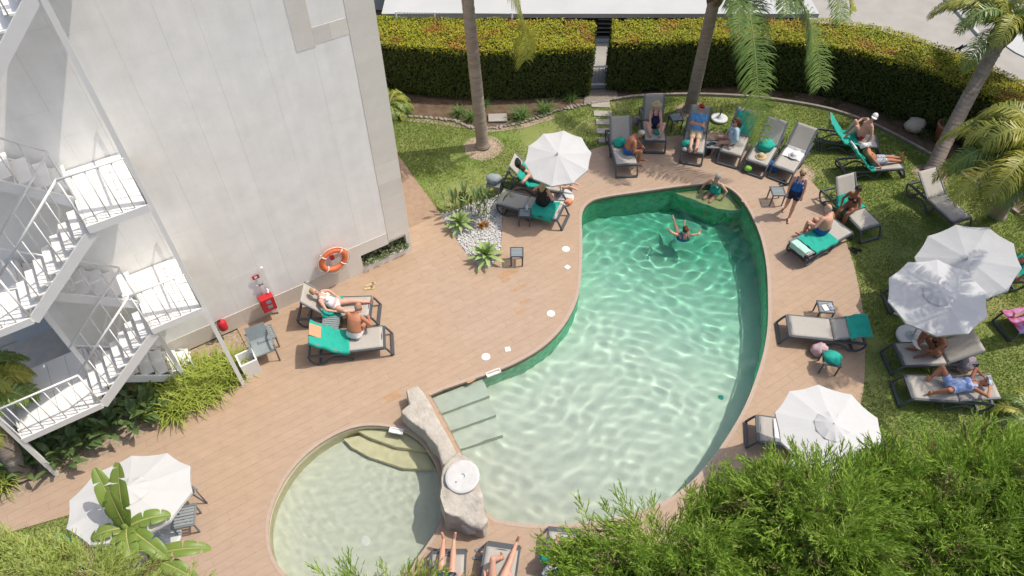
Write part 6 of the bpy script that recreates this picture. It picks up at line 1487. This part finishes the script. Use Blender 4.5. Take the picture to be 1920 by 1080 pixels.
S = SEAT + .002
def recline(a, x0=-.08, fL=(.86, .10, 0), fR=(.86, -.10, 0), hL=None, hR=None, lift=0, **kw):
    """lying back on a raised backrest; feet relative to the pelvis, hands too"""
    al = R(a); pel = Vector((x0, 0, S + .115)); che = pel + Vector((-math.cos(al), 0, math.sin(al))) * .50 + Vector((-.01, 0, .01))
    J = dict(pel=pel, che=che, lat=(0, 1, 0), fL=pel + Vector(fL) + Vector((0, 0, -.06)), fR=pel + Vector(fR) + Vector((0, 0, -.06)), hL=pel + Vector(hL or (.10, .24, .06)), hR=pel + Vector(hR or (.10, -.24, .06)), toeL=(.25, .2, 1), toeR=(.25, -.2, 1), kpL=(0, .15, 1), kpR=(0, -.15, 1),
             epL=(-.3, 1, -.2), epR=(-.3, -1, -.2)); J.update(kw); return J
def sit_edge(s, x0=0.0, lean=.12, feet=((.10, .42), (-.12, .42)), hands=None, twist=0.0, y0=None, **kw):
    """sitting on the edge of a lounger facing +y (s=1) or -y (s=-1)"""
    f = Vector((twist, s, 0)).normalized(); l = Vector((0, 0, 1)).cross(f); pel = Vector((x0, s * .10 if y0 is None else y0, S + .115)); che = pel + f * lean + Vector((0, 0, math.sqrt(max(.25 - lean * lean, .01))))
    J = dict(pel=pel, che=che, lat=l, bow=.05)
    fa, fb = feet
    fl = pel + l * abs(fa[0]) + f * fa[1]; fr = pel - l * abs(fb[0]) + f * fb[1]; fl.z = fr.z = .08; J['fL'], J['fR'] = fl, fr; J['toeL'] = f + l * .2; J['toeR'] = f - l * .2; J['kpL'] = f + Vector((0, 0, .8)); J['kpR'] = f + Vector((0, 0, .8))
    if hands is None: hands = ((.20, .30, .12), (-.20, .30, .12))
    J['hL'] = pel + l * hands[0][0] + f * hands[0][1] + Vector((0, 0, hands[0][2])); J['hR'] = pel + l * hands[1][0] + f * hands[1][1] + Vector((0, 0, hands[1][2]))
    J['epL'] = l - f * .6 - Vector((0, 0, .5)); J['epR'] = -l - f * .6 - Vector((0, 0, .5)); J.update(kw); return J
def G(px, py, yaw, z=0.0): return Matrix.Translation(at(px, py, z)) @ Matrix.Rotation(yaw, 4, 'Z')
ML = lambda k: LG[k][0]
# by the hotel wall
person('blond woman in white swimsuit reclining by the hotel wall, one knee bent', ML('L1'), recline(50, -.05, fR=(.62, -.16, 0), kpR=(0, -1, .8), hL=(.0, .26, .05), hR=(.05, -.26, .03)), 'skin_pink', 'hair_blond', [('swimsuit', 'white_cloth'), ('band', 'pink_cloth')], .95, 'f', .03, look=(.7, -.1, .6), hairstyle='short')
person('bald tanned man in white trunks sitting hunched on the second lounger by the hotel', ML('L2'), sit_edge(1, .12, .26, ((.12, .40), (.16, .36)), ((.15, .42, .2), (-.2, .45, .12)), twist=.5, neck=(.35, .5, .7)), 'skin_tan', 'hair_grey', [('trunks', 'white_cloth')], 1.0, 'm', .05, hairstyle='bald', look=(.5, .8, -.2))
# under the upper umbrella
person('man in blue trunks lying on his front beneath the upper umbrella', ML('L3'), dict(pel=(.18, 0, S + .11), che=(-.30, .0, S + .22), lat=(0, -1, 0), bow=-.02, fL=(1.0, -.12, S + .05), fR=(1.0, .10, S + .05), toeL=(1, 0, -.3), toeR=(1, 0, -.3), kpL=(0, 0, -1), kpR=(0, 0, -1), hL=(-.42, -.26, S + .04), hR=(-.45, .25, S + .04), epL=(0, -1, .2), epR=(0, 1, .2), neck=(-.9, 0, .5), hup=(-.5, 0, .8)), 'skin_pink', 'hair_brown', [('trunks', 'sky_blue')], 1.0, 'm', .04, look=(-.9, 0, -.1))
person('woman with long blond hair and black top sitting with her back to the pool', ML('L4'), sit_edge(1, .22, .10, ((.14, .42), (.1, .40)), ((.22, .28, .1), (-.25, .22, .02)), twist=.25), 'skin_fair', 'hair_blond', [('tank', 'black'), ('shorts', 'black')], .97, 'f', .02, hairstyle='long')
# far row
person('shirtless man in blue trunks sitting on the edge of the lounger by the stepping stones', ML('L5'), sit_edge(1, .22, .22, ((.1, .42), (.12, .38)), ((.08, .42, .12), (-.10, .40, .06)), twist=.25, neck=(.1, .6, .75)), 'skin_tan', 'hair_grey', [('trunks', 'blue')], 1.0, 'm', .04, hairstyle='short', look=(.2, .8, -.5), glasses=True)
person('woman in straw hat and navy swimsuit sitting upright on the far lounger', ML('L6'), recline(82, .14, fL=(.55, .15, .0), fR=(.55, -.15, .0), hL=(.36, .16, .12), hR=(.36, -.16, .12), kpL=(0, .55, 1), kpR=(0, -.55, 1)), 'skin_pink', 'hair_blond', [('swimsuit', 'navy')], .95, 'f', .05, look=(.8, 0, -.4), hat_kind='straw', hairstyle='long')
person('man with red cap, blue shirt and khaki shorts lying with folded arms', ML('L7'), recline(55, -.05, fL=(.87, .07, 0), fR=(.86, -.10, 0), hL=(-.02, -.10, .27), hR=(-.0, .08, .22), epL=(.3, 1, -.3), epR=(.3, -1, -.3)), 'skin_pink', 'hair_grey', [('shirt', 'sky_blue'), ('shorts', 'khaki')], 1.03, 'm', .05, look=(.85, .15, .35), cap='red', glasses=True)
person('woman in pale blue long shirt with sunglasses sitting on the lounger edge', ML('L8'), sit_edge(-1, .26, .03, ((.16, .62), (.2, .50)), ((.26, .12, .0), (-.24, .16, .06)), twist=.45), 'skin_fair', 'hair_brown', [('long_shirt', 'pale_blue_cloth'), ('briefs', 'navy')], .98, 'f', .04, look=(.6, -.8, .2), glasses=True, hairstyle='long')
# lawn
person('man in red trunks and white cap sitting turned on the far lawn lounger', ML('L11'), dict(pel=(.30, .08, S + .115), che=(.42, .10, S + .60), lat=(.25, -1, 0), fL=(-.12, -.02, S + .06), fR=(-.10, .22, S + .06), toeL=(-1, 0, .2), toeR=(-1, .1, .2), kpL=(0, 0, 1), kpR=(0, .2, 1), hL=(.46, -.24, S + .06), hR=(.12, .34, S + .35), epL=(1, -.3, 0), epR=(.4, 1, -.2), bow=.04), 'skin_pink', 'hair_grey', [('briefs', 'red_cloth')], 1.0, 'm', .05, look=(-.3, -.9, 0), cap='white_cloth')
person('person in white cap and patterned shorts stretched out over a teal towel', ML('L12'), recline(48, -.05, fL=(.87, .10, 0), fR=(.85, -.06, 0), hL=(.05, .26, .02), hR=(.1, -.26, -.02)), 'skin_tan', 'hair_brown', [('shorts', 'flower_print')], 1.0, 'm', .04, look=(.75, -.2, .5), cap='white_cloth')
wk = G(1474, 402, R(-112))
person('woman in blue swimsuit walking along the pool with a dark wrap', wk, dict(pel=(0, 0, .95), che=(.03, 0, 1.44), lat=(0, 1, 0), fL=(.20, .09, .10), fR=(-.18, -.08, .12), toeL=(1, .1, 0), toeR=(1, -.1, -.3), kpL=(1, 0, 0), kpR=(1, 0, 0), hL=(.14, .22, .80), hR=(.16, -.20, .80), epL=(-.6, .8, 0), epR=(-.6, -.8, 0)), 'skin_fair', 'hair_blond', [('swimsuit', 'blue'), ('wrap', 'navy')], .97, 'f', .03, look=(1, 0, -.2), hairstyle='short', glasses=True)
person('grey-haired man in blue shorts seen from behind on the lounger with mint towel', ML('L14'), sit_edge(1, .10, .10, ((.16, .42), (.18, .42)), ((.26, .28, .1), (-.24, .28, .1)), neck=(0, .15, 1)), 'skin_fair', 'hair_white', [('trunks', 'blue')], 1.02, 'm', .05, hairstyle='bald')
person('dark-haired woman in black bikini sitting sideways on the lounger at the lawn edge', ML('L13'), sit_edge(-1, .02, .06, ((.18, .44), (.12, .40)), ((.18, .36, .12), (-.16, .30, .05)), twist=.35), 'skin_brown', 'hair_dark', [('bikini', 'black')], .97, 'f', .02, look=(.5, -.7, -.2), hairstyle='bun')
person('grey-haired person sitting on the lounger reading in the umbrella shade', ML('L17'), dict(pel=(-.02, 0, S + .115), che=(.06, 0, S + .60), lat=(0, 1, 0), bow=.06, fL=(.34, .10, S + .06), fR=(.40, -.14, S + .06), toeL=(1, .3, 0), toeR=(1, -.3, 0), kpL=(0, .5, 1), kpR=(0, -.8, .6), hL=(.44, .06, S + .30), hR=(.44, -.08, S + .28), epL=(-.2, 1, -.3), epR=(-.2, -1, -.3), neck=(.4, 0, .9)), 'skin_brown', 'hair_grey', [('bikini', 'black')], .97, 'f', .02, look=(.8, 0, -.6), hairstyle='short')
person('woman in blue printed dress lying with bent knees and hands behind her head', ML('L18'), recline(16, -.08, fL=(.50, .20, 0), fR=(.42, -.20, 0), kpL=(0, .5, 1), kpR=(0, -.5, 1), hL=(-.70, .16, .20), hR=(-.70, -.16, .20), epL=(-.3, 1, .3), epR=(-.3, -1, .3)), 'skin_tan', 'hair_dark', [('dress', 'blue_print')], .97, 'f', .04, look=(.25, 0, 1), cap='pale_blue_cloth')
person('sunbather under the right umbrella with an arm stretched out', ML('L21'), recline(22, -.05, hL=(-.55, .40, .25), hR=(-.5, -.62, .26), epR=(-.2, -1, .1)), 'skin_tan', 'hair_brown', [('trunks', 'navy')], 1.0, 'm', .04)
person('sunbather on the purple towel at the right edge of the lawn', ML('L22'), recline(26, -.05, fL=(.6, .14, 0), fR=(.8, -.1, 0)), 'skin_pink', 'hair_brown', [('swimsuit', 'navy')], .97, 'f', .03)
# bottom edge
person('pale pair of legs stretched over the end of the bottom left lounger', ML('L23'), recline(22, .16, fL=(.86, .10, 0), fR=(.86, -.10, 0)), 'skin_fair', 'hair_brown', [('trunks', 'navy')], 1.0, 'm', .04)
person('sunbather with one leg hanging off the middle bottom lounger', ML('L24'), recline(22, .10, fL=(.50, -.02, 0), fR=(.84, -.26, -.05), kpL=(0, .3, 1), kpR=(0, -.4, 1)), 'skin_fair', 'hair_brown', [('bikini', 'teal')], .97, 'f', .02)
person('sunbather with raised knees on the lounger next to the foreground cypress', ML('L25'), recline(22, .05, fL=(.55, .14, 0), fR=(.52, -.14, 0), kpL=(0, .4, 1), kpR=(0, -.4, 1)), 'skin_pink', 'hair_blond', [('swimsuit', 'blue')], .96, 'f', .03)
person('person in blue swimwear half hidden by the banana plant', ML('L26'), recline(35, -.02, fL=(.6, .14, 0), kpL=(0, .3, 1)), 'skin_pink', 'hair_grey', [('trunks', 'blue')], 1.0, 'm', .05, glasses=True)
# in the pool
person('dark-haired swimmer in navy swimsuit with arms spread in the deep end', G(1284, 438, R(90), WATER_Z), dict(pel=(.10, 0, -.52), che=(-.02, 0, -.04), lat=(0, 1, 0), bow=.05, fL=(.82, .16, -.42), fR=(.70, -.18, -.55), toeL=(.6, .1, .5), toeR=(.6, -.1, .3), kpL=(0, .2, 1), kpR=(0, -.2, 1), hL=(.22, .46, -.05), hR=(.16, -.50, -.05), epL=(-.5, 0, .3), epR=(-.5, 0, .3), neck=(.2, 0, .95), hup=(.1, 0, 1)), 'skin_fair', 'hair_brown', [('swimsuit', 'blue')], .93, 'f', .02, look=(1, 0, 0), hairstyle='bun')
person('grey-haired woman in teal swimsuit sitting on the ledge in the pool corner', G(1338, 366, R(-130), -.30), dict(pel=(0, 0, .11), che=(.05, 0, .60), lat=(0, 1, 0), bow=.04, fL=(.46, .10, -.42), fR=(.42, -.14, -.40), toeL=(1, .1, -.2), toeR=(1, -.1, -.2), kpL=(1, 0, .6), kpR=(1, 0, .6), hL=(.12, .34, .14), hR=(.20, -.38, .12), epL=(-.5, 1, 0), epR=(-.5, -1, 0)), 'skin_fair', 'hair_grey', [('swimsuit', 'teal')], .96, 'f', .04, look=(.8, -.4, -.3), hairstyle='short')
bk = MB(); bk.box((-.06, 0, 0), (.12, .17, .012), Matrix.Rotation(.2, 3, 'Y')); bk.box((.06, 0, 0), (.12, .17, .012), Matrix.Rotation(-.2, 3, 'Y')); o = bk.build('book', 'white_cloth'); o.matrix_world = ML('L17') @ Matrix.Translation((.55, -.01, S + .33)) @ Matrix.Rotation(R(-30), 4, 'Y') @ Matrix.Rotation(R(90), 4, 'Z'); tag(o, 'white book held by the person reading on the lawn', 'book')

for o in SC.objects:
    if o.type == 'MESH' and o.parent is not None and o.parent.get('label', '').startswith(('dark-haired swimmer', 'grey-haired woman in teal')): o.cycles.is_caustics_receiver = True
